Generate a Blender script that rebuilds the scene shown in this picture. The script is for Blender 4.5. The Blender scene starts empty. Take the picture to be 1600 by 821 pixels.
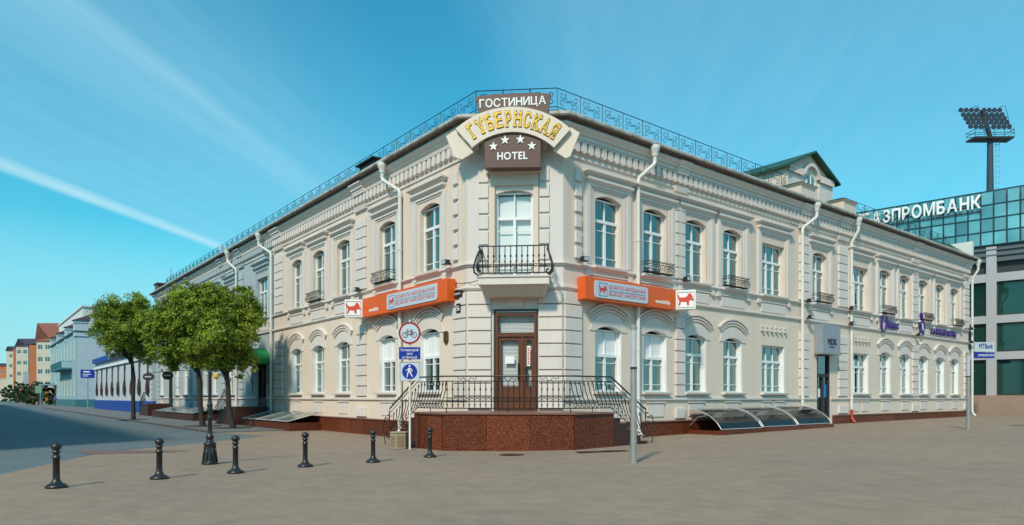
import bpy, bmesh, math, random
from mathutils import Matrix, Vector
R_=math.radians
random.seed(7)
S=bpy.context.scene
# ---------------------------------------------------------------- camera
F=1063.; CX=800.; H0=621.; CH=1.5          # focal length, centre and horizon in photo pixels; eye height in metres
cd=bpy.data.cameras.new('camera'); cam=bpy.data.objects.new('camera',cd); S.collection.objects.link(cam); S.camera=cam
cam.location=(0,0,CH); cam.rotation_euler=(R_(90),0,0)
cd.sensor_width=36; cd.lens=36*F/1600; cd.shift_y=(H0-410.5)/1600; cd.clip_start=.1; cd.clip_end=3000
# ---------------------------------------------------------------- light
SUN_EL,SUN_AZ=R_(42),math.atan2(-.37,-.93)   # azimuth from +Y towards +X of the direction TO the sun
sd=Vector((math.sin(SUN_AZ)*math.cos(SUN_EL),math.cos(SUN_AZ)*math.cos(SUN_EL),math.sin(SUN_EL)))
sl=bpy.data.lights.new('sun','SUN'); sl.energy=3.3; sl.angle=R_(5); sl.color=(1,.84,.68)
so=bpy.data.objects.new('sun',sl); S.collection.objects.link(so); so.rotation_euler=sd.to_track_quat('Z','Y').to_euler()
W=bpy.data.worlds.new('World'); S.world=W; W.use_nodes=True
nt=W.node_tree; N=nt.nodes; LK=nt.links; N.clear()
def nn(tree,t,**k):
    n=tree.nodes.new(t)
    for a,b in k.items():
        if a.startswith('_'): n.inputs[int(a[1:])].default_value=b
        else: setattr(n,a,b)
    return n
def mth(tree,op,a,b=None,c=None,clamp=False):
    n=tree.nodes.new('ShaderNodeMath'); n.operation=op; n.use_clamp=clamp
    for i,v in enumerate((a,b,c)):
        if v is None: continue
        if isinstance(v,(int,float)): n.inputs[i].default_value=v
        else: tree.links.new(v,n.inputs[i])
    return n.outputs[0]
sky=nn(nt,'ShaderNodeTexSky'); sky.sky_type='NISHITA'; sky.sun_disc=False; sky.sun_elevation=SUN_EL; sky.sun_rotation=SUN_AZ
sky.air_density=1.3; sky.dust_density=.6; sky.ozone_density=2.0
tint=nn(nt,'ShaderNodeMixRGB',blend_type='MULTIPLY'); tint.inputs[0].default_value=1; tint.inputs[2].default_value=(.30,1.42,1.48,1)
LK.new(sky.outputs[0],tint.inputs[1])
tc=nn(nt,'ShaderNodeTexCoord'); sp=nn(nt,'ShaderNodeSeparateXYZ'); LK.new(tc.outputs['Generated'],sp.inputs[0])
zc=mth(nt,'MAXIMUM',sp.outputs[2],.04)
u=mth(nt,'DIVIDE',sp.outputs[0],zc); v=mth(nt,'DIVIDE',sp.outputs[1],zc)
w0=mth(nt,'SUBTRACT',u,mth(nt,'MULTIPLY',v,.15))
cmb=nn(nt,'ShaderNodeCombineXYZ'); LK.new(mth(nt,'MULTIPLY',w0,1.6),cmb.inputs[0]); LK.new(mth(nt,'MULTIPLY',v,.35),cmb.inputs[1])
nz=nn(nt,'ShaderNodeTexNoise'); nz.inputs['Scale'].default_value=1.5; nz.inputs['Detail'].default_value=6; LK.new(cmb.outputs[0],nz.inputs['Vector'])
cmb2=nn(nt,'ShaderNodeCombineXYZ'); LK.new(mth(nt,'MULTIPLY',w0,5),cmb2.inputs[0]); LK.new(mth(nt,'MULTIPLY',v,.5),cmb2.inputs[1])
nz2=nn(nt,'ShaderNodeTexNoise'); nz2.inputs['Scale'].default_value=2.2; nz2.inputs['Detail'].default_value=5; LK.new(cmb2.outputs[0],nz2.inputs['Vector'])
w=mth(nt,'ADD',w0,mth(nt,'MULTIPLY',mth(nt,'SUBTRACT',nz.outputs[0],.5),.22))
mr=nn(nt,'ShaderNodeMapRange'); mr.inputs[1].default_value=-4; mr.inputs[2].default_value=4; LK.new(w,mr.inputs[0])
rp=nn(nt,'ShaderNodeValToRGB'); LK.new(mr.outputs[0],rp.inputs[0])
def st(x): return (x+4)/8
stops=[(-4,.3),(-3.0,.06),(-2.74,.04),(-2.66,.55),(-2.52,.50),(-2.2,.45),(-1.75,.45),(-1.42,.72),(-1.32,.5),(-.95,.16),(-.62,.0),(-.42,.0),(-.12,.40),(1.0,.42),(2,.38),(4,.45)]
e=rp.color_ramp.elements; e[0].position=st(-4); e[1].position=1
for x,c in stops:
    if x in(-4,4): el=e[0] if x==-4 else e[len(e)-1]
    else: el=e.new(st(x))
    el.color=(c,c,c,1)
cl=mth(nt,'MULTIPLY',rp.outputs[0],mth(nt,'ADD',mth(nt,'MULTIPLY',nz2.outputs[0],.7),.55))
lm=nn(nt,'ShaderNodeMixRGB'); LK.new(mth(nt,'MULTIPLY',cl,.85,clamp=True),lm.inputs[0]); LK.new(tint.outputs[0],lm.inputs[1]); lm.inputs[2].default_value=(3.2,6.8,8.6,1)
def ridge(c,wd,a): return mth(nt,'MULTIPLY',mth(nt,'SUBTRACT',1,mth(nt,'DIVIDE',mth(nt,'ABSOLUTE',mth(nt,'SUBTRACT',mth(nt,'ADD',w0,mth(nt,'MULTIPLY',mth(nt,'SUBTRACT',nz.outputs[0],.5),.06)),c)),wd),clamp=True),a)
lft=mth(nt,'LESS_THAN',sp.outputs[0],-.02)
vs=mth(nt,'MULTIPLY',mth(nt,'SUBTRACT',v,2.0),1.2,clamp=True); vs2=mth(nt,'SUBTRACT',1,mth(nt,'MULTIPLY',mth(nt,'ABSOLUTE',mth(nt,'SUBTRACT',v,2.0)),.9),clamp=True)
tr_=mth(nt,'MULTIPLY',mth(nt,'ADD',mth(nt,'MULTIPLY',ridge(-2.62,.10,.58),vs),mth(nt,'MULTIPLY',ridge(-1.38,.07,.22),vs2)),lft)
tm_=nn(nt,'ShaderNodeMixRGB'); LK.new(mth(nt,'MULTIPLY',tr_,mth(nt,'ADD',nz2.outputs[0],.35),clamp=True),tm_.inputs[0]); LK.new(lm.outputs[0],tm_.inputs[1]); tm_.inputs[2].default_value=(6.0,8.8,9.6,1)
hz=nn(nt,'ShaderNodeMixRGB'); hz.inputs[2].default_value=(4.2,7.2,8.6,1); LK.new(mth(nt,'MULTIPLY',mth(nt,'SUBTRACT',1,mth(nt,'MULTIPLY',mth(nt,'MAXIMUM',sp.outputs[2],0),4.5),clamp=True),.85),hz.inputs[0]); LK.new(tm_.outputs[0],hz.inputs[1])
bg=nn(nt,'ShaderNodeBackground'); LK.new(hz.outputs[0],bg.inputs[0]); bg.inputs[1].default_value=.10
wo=nn(nt,'ShaderNodeOutputWorld'); LK.new(bg.outputs[0],wo.inputs[0])
S.view_settings.view_transform='Standard'; S.view_settings.look='None'; S.view_settings.exposure=0.05; S.view_settings.gamma=1
# ---------------------------------------------------------------- helpers
COL=S.collection
MW={}
def node(name,me,parent=None,M=None,label=None,cat=None,group=None,kind=None):
    o=bpy.data.objects.new(name,me); COL.objects.link(o); M=M or Matrix()
    if parent is not None:
        o.parent=parent; o.matrix_local=MW[parent.name].inverted()@M
    else: o.matrix_local=M
    MW[o.name]=M
    if label: o['label']=label
    if cat: o['category']=cat
    if group: o['group']=group
    if kind: o['kind']=kind
    return o
def copy_tree(o,M,parent=None,**k):
    c=o.copy(); COL.objects.link(c); D=M@MW[o.name].inverted()
    if parent is not None: c.parent=parent; c.matrix_local=MW[parent.name].inverted()@M
    elif o.parent is None: c.parent=None; c.matrix_local=M
    MW[c.name]=M
    for a,b in k.items(): c[a]=b
    for ch in [x for x in COL.objects if x.parent==o]:
        copy_tree(ch,D@MW[ch.name],c)
    return c
def T(x,y,z=0,a=0): return Matrix.Translation((x,y,z))@Matrix.Rotation(a,4,'Z')
class MB:
    def __init__(s): s.v=[]; s.f=[]; s.m=[]
    def poly(s,pts,mi=0):
        b=len(s.v); s.v+=[tuple(p) for p in pts]; s.f.append(tuple(range(b,b+len(pts)))); s.m.append(mi)
    def box(s,x0,x1,y0,y1,z0,z1,mi=0):
        b=len(s.v); s.v+=[(x0,y0,z0),(x1,y0,z0),(x1,y1,z0),(x0,y1,z0),(x0,y0,z1),(x1,y0,z1),(x1,y1,z1),(x0,y1,z1)]
        for q in((0,3,2,1),(4,5,6,7),(0,1,5,4),(1,2,6,5),(2,3,7,6),(3,0,4,7)): s.f.append(tuple(b+i for i in q)); s.m.append(mi)
        return s
    def fr(s,x0,x1,X0,X1,y0,y1,Y1,z0,z1,mi=0):
        # layer with a small bottom (x0..x1, depth y1) and a large top (X0..X1, depth Y1)
        b=len(s.v); s.v+=[(x0,y0,z0),(x1,y0,z0),(x1,y1,z0),(x0,y1,z0),(X0,y0,z1),(X1,y0,z1),(X1,Y1,z1),(X0,Y1,z1)]
        for q in((0,3,2,1),(4,5,6,7),(0,1,5,4),(1,2,6,5),(2,3,7,6),(3,0,4,7)): s.f.append(tuple(b+i for i in q)); s.m.append(mi)
        return s
    def pris(s,pts,z0,z1,mi=0):       # footprint in xy
        n=len(pts); b=len(s.v)
        s.v+=[(x,y,z0) for x,y in pts]+[(x,y,z1) for x,y in pts]
        s.f.append(tuple(range(b,b+n))[::-1]); s.f.append(tuple(range(b+n,b+2*n))); s.m+=[mi,mi]
        for i in range(n): j=(i+1)%n; s.f.append((b+i,b+j,b+n+j,b+n+i)); s.m.append(mi)
        return s
    def plate(s,pts,y0,y1,mi=0):      # outline in xz
        n=len(pts); b=len(s.v)
        s.v+=[(x,y0,z) for x,z in pts]+[(x,y1,z) for x,z in pts]
        s.f.append(tuple(range(b,b+n))); s.f.append(tuple(range(b+n,b+2*n))[::-1]); s.m+=[mi,mi]
        for i in range(n): j=(i+1)%n; s.f.append((b+i,b+n+i,b+n+j,b+j)); s.m.append(mi)
        return s
    def tube(s,pts,r,k=5,mi=0,closed=False):
        P=[Vector(p) for p in pts]; n=len(P)
        rr=r if isinstance(r,(list,tuple)) else [r]*n
        b=len(s.v); up=None
        for i in range(n):
            t=(P[min(i+1,n-1)]-P[max(i-1,0)])
            if t.length<1e-9: t=Vector((0,0,1))
            t.normalize()
            if up is None: up=Vector((0,0,1)) if abs(t.z)<.9 else Vector((1,0,0))
            a=t.cross(up); 
            if a.length<1e-6: a=t.cross(Vector((0,1,0)))
            a.normalize(); c=a.cross(t).normalized(); up=c
            for q in range(k):
                an=2*math.pi*q/k; s.v.append(tuple(P[i]+(a*math.cos(an)+c*math.sin(an))*rr[i]))
        for i in range(n-1):
            for q in range(k):
                q2=(q+1)%k; s.f.append((b+i*k+q,b+i*k+q2,b+(i+1)*k+q2,b+(i+1)*k+q)); s.m.append(mi)
        s.f.append(tuple(b+q for q in range(k))[::-1]); s.f.append(tuple(b+(n-1)*k+q for q in range(k))); s.m+=[mi,mi]
        return s
    def lathe(s,prof,k=14,x=0,y=0,mi=0):
        b=len(s.v); n=len(prof)
        for r,z in prof:
            for q in range(k):
                a=2*math.pi*q/k; s.v.append((x+r*math.cos(a),y+r*math.sin(a),z))
        for i in range(n-1):
            for q in range(k):
                q2=(q+1)%k; s.f.append((b+i*k+q,b+i*k+q2,b+(i+1)*k+q2,b+(i+1)*k+q)); s.m.append(mi)
        s.f.append(tuple(b+q for q in range(k))[::-1]); s.f.append(tuple(b+(n-1)*k+q for q in range(k))); s.m+=[mi,mi]
        return s
    def mesh(s,name,mats,smooth=False,bevel=0):
        me=bpy.data.meshes.new(name); me.from_pydata(s.v,[],s.f)
        if not isinstance(mats,(list,tuple)): mats=[mats]
        for m in mats: me.materials.append(m)
        me.polygons.foreach_set('material_index',s.m)
        bm=bmesh.new(); bm.from_mesh(me)
        if bevel: bmesh.ops.bevel(bm,geom=bm.edges[:],offset=bevel,segments=1,affect='EDGES')
        bmesh.ops.recalc_face_normals(bm,faces=bm.faces); bm.to_mesh(me); bm.free()
        if smooth:
            me.shade_smooth()
        return me
def arc(w,rise,n=8,x=0,z=0):
    Rr=(w*w/4+rise*rise)/(2*rise); a=math.asin(w/2/Rr)
    return [(x+Rr*math.sin(-a+2*a*i/n),z+Rr*math.cos(-a+2*a*i/n)-Rr+rise) for i in range(n+1)]
def spiral(cx,cz,r0,r1,a0,a1,n,y=0):
    return [(cx+(r0+(r1-r0)*i/n)*math.cos(a0+(a1-a0)*i/n),y,cz+(r0+(r1-r0)*i/n)*math.sin(a0+(a1-a0)*i/n)) for i in range(n+1)]
def textmesh(s,h,ext,mat,bold=0.0,outline=None,shear=0,slab=False):
    cu=bpy.data.curves.new('t','FONT'); cu.body=s; cu.size=1; cu.extrude=.02; cu.bevel_depth=bold; cu.bevel_resolution=0; cu.shear=shear; cu.resolution_u=3
    o=bpy.data.objects.new('t',cu); COL.objects.link(o)
    dg=bpy.context.evaluated_depsgraph_get(); dg.update()
    me=bpy.data.meshes.new_from_object(o.evaluated_get(dg)); bpy.data.objects.remove(o); bpy.data.curves.remove(cu)
    bm=bmesh.new(); bm.from_mesh(me)
    k=h/.72
    xs=[v.co.x for v in bm.verts]; x0,x1=min(xs),max(xs)
    for v in bm.verts: v.co.x=(v.co.x-(x0+x1)/2)*k; v.co.y*=k
    zs_=[v.co.z for v in bm.verts]; zl_,zh_=min(zs_),max(zs_)
    for v in bm.verts: v.co.z=(v.co.z-zl_)/(zh_-zl_)*ext
    bmesh.ops.remove_doubles(bm,verts=bm.verts,dist=1e-5)
    bmesh.ops.recalc_face_normals(bm,faces=bm.faces)
    bm.to_mesh(me); bm.free(); me.materials.clear(); me.materials.append(mat)
    return me,(x1-x0)*k
# ---------------------------------------------------------------- materials
def mat(name,c,rough=.6,metal=0,spec=.5,noise=None,bump=None,c2=None,em=None,ems=1,coat=0,sub=None,speck=None,streak=0,vary=0):
    m=bpy.data.materials.new(name); m.use_nodes=True; t=m.node_tree; b=t.nodes['Principled BSDF']
    b.inputs['Base Color'].default_value=(*c,1); b.inputs['Roughness'].default_value=rough; b.inputs['Metallic'].default_value=metal
    b.inputs['Specular IOR Level'].default_value=spec; b.inputs['Coat Weight'].default_value=coat
    g=t.nodes.new('ShaderNodeNewGeometry')
    if noise:
        sc,fac=noise
        n1=nn(t,'ShaderNodeTexNoise'); n1.inputs['Scale'].default_value=sc; n1.inputs['Detail'].default_value=6; n1.inputs['Roughness'].default_value=.65
        t.links.new(g.outputs['Position'],n1.inputs['Vector'])
        mx=nn(t,'ShaderNodeMixRGB'); mx.inputs[1].default_value=(*c,1); mx.inputs[2].default_value=(*(c2 or tuple(q*.6 for q in c)),1)
        mp=nn(t,'ShaderNodeMapRange'); mp.inputs[1].default_value=.4; mp.inputs[2].default_value=.72; mp.inputs[4].default_value=fac
        t.links.new(n1.outputs[0],mp.inputs[0]); t.links.new(mp.outputs[0],mx.inputs[0]); out=mx.outputs[0]
        if speck:
            n3=nn(t,'ShaderNodeTexVoronoi'); n3.inputs['Scale'].default_value=speck[0]; t.links.new(g.outputs['Position'],n3.inputs['Vector'])
            mx2=nn(t,'ShaderNodeMixRGB'); t.links.new(out,mx2.inputs[1]); mx2.inputs[2].default_value=(*speck[1],1)
            sep=nn(t,'ShaderNodeSeparateColor'); t.links.new(n3.outputs['Color'],sep.inputs[0])
            t.links.new(mth(t,'GREATER_THAN',sep.outputs[0],speck[2]),mx2.inputs[0]); out=mx2.outputs[0]
        t.links.new(out,b.inputs['Base Color'])
    if streak:
        old=b.inputs['Base Color'].links[0].from_socket
        mp_=nn(t,'ShaderNodeMapping'); mp_.inputs['Scale'].default_value=(3.5,3.5,.22); t.links.new(g.outputs['Position'],mp_.inputs[0])
        n5=nn(t,'ShaderNodeTexNoise'); n5.inputs['Scale'].default_value=1; n5.inputs['Detail'].default_value=7; n5.inputs['Roughness'].default_value=.7; t.links.new(mp_.outputs[0],n5.inputs[0])
        m5=nn(t,'ShaderNodeMapRange'); m5.inputs[1].default_value=.52; m5.inputs[2].default_value=.78; m5.inputs[4].default_value=streak; t.links.new(n5.outputs[0],m5.inputs[0])
        x5=nn(t,'ShaderNodeMixRGB'); x5.inputs[2].default_value=(.42,.34,.27,1); t.links.new(m5.outputs[0],x5.inputs[0]); t.links.new(old,x5.inputs[1]); t.links.new(x5.outputs[0],b.inputs['Base Color'])
    if vary:
        old=b.inputs['Base Color'].links[0].from_socket
        oi=nn(t,'ShaderNodeObjectInfo'); hv=nn(t,'ShaderNodeHueSaturation'); t.links.new(old,hv.inputs['Color']); t.links.new(mth(t,'ADD',mth(t,'MULTIPLY',oi.outputs['Random'],vary),1-vary/2),hv.inputs['Value']); t.links.new(hv.outputs[0],b.inputs['Base Color'])
    if bump:
        n2=nn(t,'ShaderNodeTexNoise'); n2.inputs['Scale'].default_value=bump[0]; n2.inputs['Detail'].default_value=5
        t.links.new(g.outputs['Position'],n2.inputs['Vector'])
        bp=nn(t,'ShaderNodeBump'); bp.inputs['Strength'].default_value=bump[1]; bp.inputs['Distance'].default_value=bump[2] if len(bump)>2 else .02
        t.links.new(n2.outputs[0],bp.inputs['Height']); t.links.new(bp.outputs[0],b.inputs['Normal'])
    if em: b.inputs['Emission Color'].default_value=(*em,1); b.inputs['Emission Strength'].default_value=ems
    return m
def glassmat(name,tr,refl,base=(.9,.98,.97)):
    m=bpy.data.materials.new(name); m.use_nodes=True; t=m.node_tree; t.nodes.clear()
    o=nn(t,'ShaderNodeOutputMaterial'); a=nn(t,'ShaderNodeBsdfTransparent'); a.inputs[0].default_value=(*tr,1)
    g=nn(t,'ShaderNodeBsdfGlossy'); g.inputs['Roughness'].default_value=.02; g.inputs[0].default_value=(*base,1)
    f=nn(t,'ShaderNodeLayerWeight'); f.inputs[0].default_value=.5
    ge=nn(t,'ShaderNodeNewGeometry'); no=nn(t,'ShaderNodeTexNoise'); no.inputs['Scale'].default_value=1.3; t.links.new(ge.outputs['Position'],no.inputs['Vector'])
    bp=nn(t,'ShaderNodeBump'); bp.inputs['Strength'].default_value=.12; bp.inputs['Distance'].default_value=.03; t.links.new(no.outputs[0],bp.inputs['Height']); t.links.new(bp.outputs[0],g.inputs['Normal'])
    mx=nn(t,'ShaderNodeMixShader'); t.links.new(mth(t,'ADD',mth(t,'MULTIPLY',mth(t,'POWER',f.outputs['Facing'],4.),.9),refl+.03,clamp=True),mx.inputs[0]); t.links.new(a.outputs[0],mx.inputs[1]); t.links.new(g.outputs[0],mx.inputs[2])
    t.links.new(mx.outputs[0],o.inputs[0]); return m
M={}
M['wall']=mat('cream_stucco',(.74,.615,.52),.9,streak=.26,noise=(.5,.6),c2=(.68,.57,.49),bump=(60,.25,.01),spec=.2)
M['trim']=mat('pale_trim_stucco',(.73,.665,.615),.88,noise=(1.3,.5),streak=.2,vary=.08,c2=(.66,.595,.545),bump=(70,.2,.01),spec=.2)
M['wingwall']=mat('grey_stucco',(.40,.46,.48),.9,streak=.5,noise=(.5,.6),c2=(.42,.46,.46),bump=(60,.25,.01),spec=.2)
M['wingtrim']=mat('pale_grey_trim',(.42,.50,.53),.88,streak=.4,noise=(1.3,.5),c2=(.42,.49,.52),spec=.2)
M['lowerwall']=mat('sandy_stucco',(.78,.665,.55),.9,noise=(.6,.6),streak=.24,c2=(.72,.61,.49),bump=(60,.25,.01),spec=.2)
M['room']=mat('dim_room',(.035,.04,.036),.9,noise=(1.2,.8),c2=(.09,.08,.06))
M['white']=mat('white_window_paint',(.82,.84,.83),.35)
M['glass']=glassmat('window_glass',(.50,.68,.66),.16); M['clear']=glassmat('clear_glass',(.97,.98,.98),.0)
M['darkglass']=glassmat('dark_window_glass',(.25,.42,.40),.14)
M['curtain']=mat('net_curtain',(.27,.31,.27),.9,noise=(4,.8),c2=(.08,.11,.09))
M['blind']=mat('white_blind',(.80,.82,.82),.6)
M['granite']=mat('red_granite',(.115,.024,.009),.38,spec=.3,noise=(28,.9),c2=(.04,.010,.006),speck=(75,(.27,.085,.04),.74),vary=.35)
M['graniteedge']=mat('granite_coping',(.26,.12,.085),.4,noise=(30,.8),c2=(.16,.07,.05))
M['step']=mat('step_granite',(.065,.022,.015),.4,noise=(30,.8),c2=(.03,.014,.01))
M['iron']=mat('black_wrought_iron',(.012,.013,.015),.38,metal=.0,spec=.6,noise=(9,.5),c2=(.03,.03,.03))
M['rail']=mat('blue_black_rail_paint',(.008,.03,.045),.45,noise=(9,.5),c2=(.02,.05,.07))
M['gutter']=mat('grey_white_gutter',(.55,.52,.47),.45,noise=(3,1),c2=(.22,.17,.13)); M['soffit']=mat('rusty_soffit',(.13,.085,.065),.7,noise=(3,.8),c2=(.24,.20,.17))
M['pipe']=mat('white_downpipe',(.74,.73,.69),.35,noise=(4,.5),c2=(.6,.58,.52))
M['roof']=mat('green_roof_metal',(.015,.075,.035),.45,noise=(2,.5),c2=(.01,.045,.022))
M['dark']=mat('dark_metal',(.03,.03,.032),.5)
M['brown']=mat('sign_brown',(.115,.052,.036),.45,noise=(6,.3))
M['signcream']=mat('sign_cream',(.72,.62,.51),.5,noise=(3,.3),c2=(.66,.57,.48))
M['gold']=mat('gold_lettering',(.72,.44,.04),.35,metal=.35,noise=(40,.5),c2=(.45,.25,.02))
M['maroon']=mat('maroon_outline',(.12,.015,.01),.5)
M['plainwhite']=mat('white_plastic',(.88,.88,.86),.4)
M['orange']=mat('orange_sign_face',(.80,.12,.008),.4,noise=(2,.25),c2=(.70,.10,.008))
M['redink']=mat('red_print',(.65,.06,.03),.6)
M['panelblue']=mat('pale_blue_panel',(.56,.62,.70),.35)
M['blueink']=mat('teal_print',(.04,.22,.35),.6)
M['pinkink']=mat('rose_print',(.55,.12,.16),.6)
M['doorwood']=mat('brown_door_frame',(.15,.055,.025),.3,noise=(12,.5),c2=(.08,.028,.014),coat=.2)
M['blue']=mat('traffic_blue',(.008,.03,.32),.35)
M['signred']=mat('traffic_red',(.33,.012,.012),.35)
M['steel']=mat('galvanised_steel',(.42,.42,.40),.45,metal=.5,noise=(8,.6),c2=(.28,.28,.27))
M['frost']=mat('frosted_cover',(.50,.54,.56),.3,noise=(6,.3))
M['concrete']=mat('pebbled_concrete',(.42,.35,.25),.9,noise=(30,.8),c2=(.20,.17,.13),bump=(60,.9,.02))
M['bronze']=mat('bronze_plaque',(.14,.085,.03),.4,metal=.5)
M['purple']=mat('purple_letters',(.05,.02,.20),.4)
M['smoke']=mat('smoked_canopy',(.010,.011,.012),.08,spec=.35)
M['greenawn']=mat('green_awning',(.005,.22,.055),.6)
M['bark']=mat('tree_bark',(.030,.024,.02),.95,noise=(10,.7),c2=(.075,.06,.05),bump=(25,.8,.02))
M['redmetal']=mat('red_pipe_shoe',(.42,.06,.02),.5)
M['asphalt']=mat('street_asphalt',(.13,.165,.18),.9,noise=(.35,.8),c2=(.095,.13,.145),bump=(70,.5,.01))
# ground paving with small joints in relief and soft tonal patches
def paving(name,c,c2,patch,wear=None):
    m=mat(name,c,.85,noise=(.22,.8),c2=c2,spec=.3); t=m.node_tree; b=t.nodes['Principled BSDF']
    g=nn(t,'ShaderNodeNewGeometry'); mp=nn(t,'ShaderNodeMapping'); mp.inputs['Rotation'].default_value[2]=.67; t.links.new(g.outputs['Position'],mp.inputs[0])
    br=nn(t,'ShaderNodeTexBrick'); br.inputs['Scale'].default_value=1; br.inputs['Brick Width'].default_value=.3; br.inputs['Row Height'].default_value=.15; br.inputs['Mortar Size'].default_value=.008
    br.inputs['Color1'].default_value=(1,1,1,1); br.inputs['Color2'].default_value=(.86,.86,.86,1); br.inputs['Mortar'].default_value=(.78,.78,.78,1)
    t.links.new(mp.outputs[0],br.inputs[0])
    old=b.inputs['Base Color'].links[0].from_socket
    n4=nn(t,'ShaderNodeTexNoise'); n4.inputs['Scale'].default_value=2.2; n4.inputs['Detail'].default_value=8; t.links.new(g.outputs['Position'],n4.inputs[0])
    mr=nn(t,'ShaderNodeMapRange'); mr.inputs[1].default_value=.3; mr.inputs[2].default_value=.7; mr.inputs[3].default_value=.91; mr.inputs[4].default_value=1.07; t.links.new(n4.outputs[0],mr.inputs[0])
    mx=nn(t,'ShaderNodeMixRGB',blend_type='MULTIPLY'); mx.inputs[0].default_value=patch; t.links.new(old,mx.inputs[1]); t.links.new(br.outputs[0],mx.inputs[2])
    m2=nn(t,'ShaderNodeMixRGB',blend_type='MULTIPLY'); m2.inputs[0].default_value=1; t.links.new(mx.outputs[0],m2.inputs[1]); t.links.new(mr.outputs[0],m2.inputs[2])
    t.links.new(m2.outputs[0],b.inputs['Base Color'])
    bp=nn(t,'ShaderNodeBump'); bp.inputs['Strength'].default_value=.2; bp.inputs['Distance'].default_value=.003; t.links.new(br.outputs[0],bp.inputs['Height']); t.links.new(bp.outputs[0],b.inputs['Normal'])
    return m
M['paving']=paving('plaza_pavers',(.34,.25,.18),(.275,.215,.17),.8)
M['sidewalk']=paving('sidewalk_pavers',(.19,.20,.20),(.15,.165,.17),.8)
M['redpave']=paving('red_pavers',(.22,.15,.13),(.19,.12,.11),.8)
M['kerb']=mat('kerb_stone',(.09,.08,.08),.8,noise=(5,.6),c2=(.05,.045,.045))
# ---------------------------------------------------------------- frames of the facades
class Fr:
    def __init__(s,P,d,n,sg,zb=0):
        s.P=Vector((*P,0)); s.d=Vector((*d,0)); s.n=Vector((*n,0)); s.s=sg
        x=s.d*sg; s.R=Matrix(((x.x,s.n.x,0,0),(x.y,s.n.y,0,0),(0,0,1,0),(0,0,0,1)))
        r=-x; s.RT=Matrix(((r.x,0,s.n.x,0),(r.y,0,s.n.y,0),(0,1,0,0),(0,0,0,1)))  # for lettering: x right, y up, z out of the wall
    def p(s,t,off=0,z=0): return s.P+s.d*t+s.n*off+Vector((0,0,z))
    def M(s,t=0,off=0,z=0): return Matrix.Translation(s.p(t,off,z))@s.R
    def MT(s,t,off,z,rot=0): return Matrix.Translation(s.p(t,off,z))@s.RT@Matrix.Rotation(rot,4,'Z')
aL=math.atan2(846,F); aR=math.atan2(1335,F)
dL=(-math.sin(aL),math.cos(aL)); nL=(-math.cos(aL),-math.sin(aL))
dR=(math.sin(aR),math.cos(aR)); nR=(math.cos(aR),-math.sin(aR))
PL=((730-CX)/F*21.93,21.93); PR=((880-CX)/F*21.66,21.66)
LC=math.dist(PL,PR); dC=((PR[0]-PL[0])/LC,(PR[1]-PL[1])/LC); nC=(dC[1],-dC[0])
FL=Fr(PL,dL,nL,1); FR=Fr(PR,dR,nR,-1); FC=Fr(PL,dC,nC,-1)
def zg(x): return .3*(1-math.exp(-x/12)) if x>0 else 0
def tof(fr,px,off=0):
    r=(px-CX)/F; q=fr.p(0,off); return (r*q.y-q.x)/(fr.d.x-r*fr.d.y)
def zof(fr,px,py,off=0):
    q=fr.p(tof(fr,px,off),off); return CH+(H0-py)/F*q.y
# ---------------------------------------------------------------- ground
xs=[-900,0,1.5,3,5,7.5,10,14,18,24,32,45,80,900]
def sheet(name,x0f,ylo,yhi,m,dz=0,xmax=900):
    b=MB()
    cols=[x for x in xs if x<=xmax]
    for i in range(len(cols)-1):
        a,c=cols[i],cols[i+1]
        b.poly([(a,ylo,zg(a)+dz),(c,ylo,zg(c)+dz),(c,yhi,zg(c)+dz),(a,yhi,zg(a)+dz)])
    return b
b=sheet('g',0,-400,1500,None); node('ground',b.mesh('ground',M['asphalt']),kind='structure')
b=MB(); dz=.004
def G(px,py): Y=CH*F/(py-H0); return ((px-CX)/F*Y,Y)
q=[(-40,-60),(0,-60),(0,60),FL.p(1,.0),FL.p(30,0)]
bl=[G(0,742),G(160,708),G(420,682)]
pl=[(0,-40),(0,21.9),tuple(FL.p(.5,-.4))[:2],tuple(FL.p(12,-.4))[:2],tuple(FL.p(12,4.6))[:2],bl[2],bl[1],bl[0],(-30,7),(-30,-40)]
b.poly([(x,y,dz) for x,y in pl])
for i in range(1,len(xs)-3):
    a,c=xs[i],xs[i+1]; b.poly([(a,-40,zg(a)+dz),(c,-40,zg(c)+dz),(c,70,zg(c)+dz),(a,70,zg(a)+dz)])
node('plaza_pavement',b.mesh('plaza_pavement',M['paving']),kind='structure')
# sidewalk along the left street, one low step above the road
b=MB(); b.pris([tuple(FL.p(12,-.3))[:2],tuple(FL.p(12,4.55))[:2],tuple(FL.p(190,4.55))[:2],tuple(FL.p(190,-.3))[:2]],-.2,.05)
node('sidewalk',b.mesh('sidewalk',M['sidewalk']),kind='structure')
kr=node('kerb',None,kind='structure',M=FL.M(12,4.6))
km=MB().box(0,1.17,0,.15,-.2,.075).mesh('kerb_stone',M['kerb'],bevel=.01)
for i in range(70): node('kerb_stone',km,kr,FL.M(12+i*1.2,4.56))
b=MB(); b.pris([(-9.2,13.3),(-8.2,13.35),(-8.0,16.6),(-9.0,16.6)],-.1,.008)
b=MB()
for q in ([(22,27),(60,40),(60,47),(24,33.5)],):
    n=20
    def cut(x): return 27+(x-22)*.30,30.2+(x-22)*.46
    X=22
    while X<60:
        X2=X+2; a0,a1=cut(X); c0,c1=cut(X2); b.poly([(X,a0,zg(X)+.012),(X2,c0,zg(X2)+.012),(X2,c1,zg(X2)+.012),(X,a1,zg(X)+.012)]); X=X2
node('red_paving_band',b.mesh('red_paving_band',M['redpave']),kind='structure')
b=MB(); b.poly([(-11.2,17.8,.008),(-9.2,18.3,.008),(-9.0,19.1,.008),(-12.2,19.2,.008)]); node('red_road_patch',b.mesh('patch',M['redpave']),kind='structure')
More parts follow.
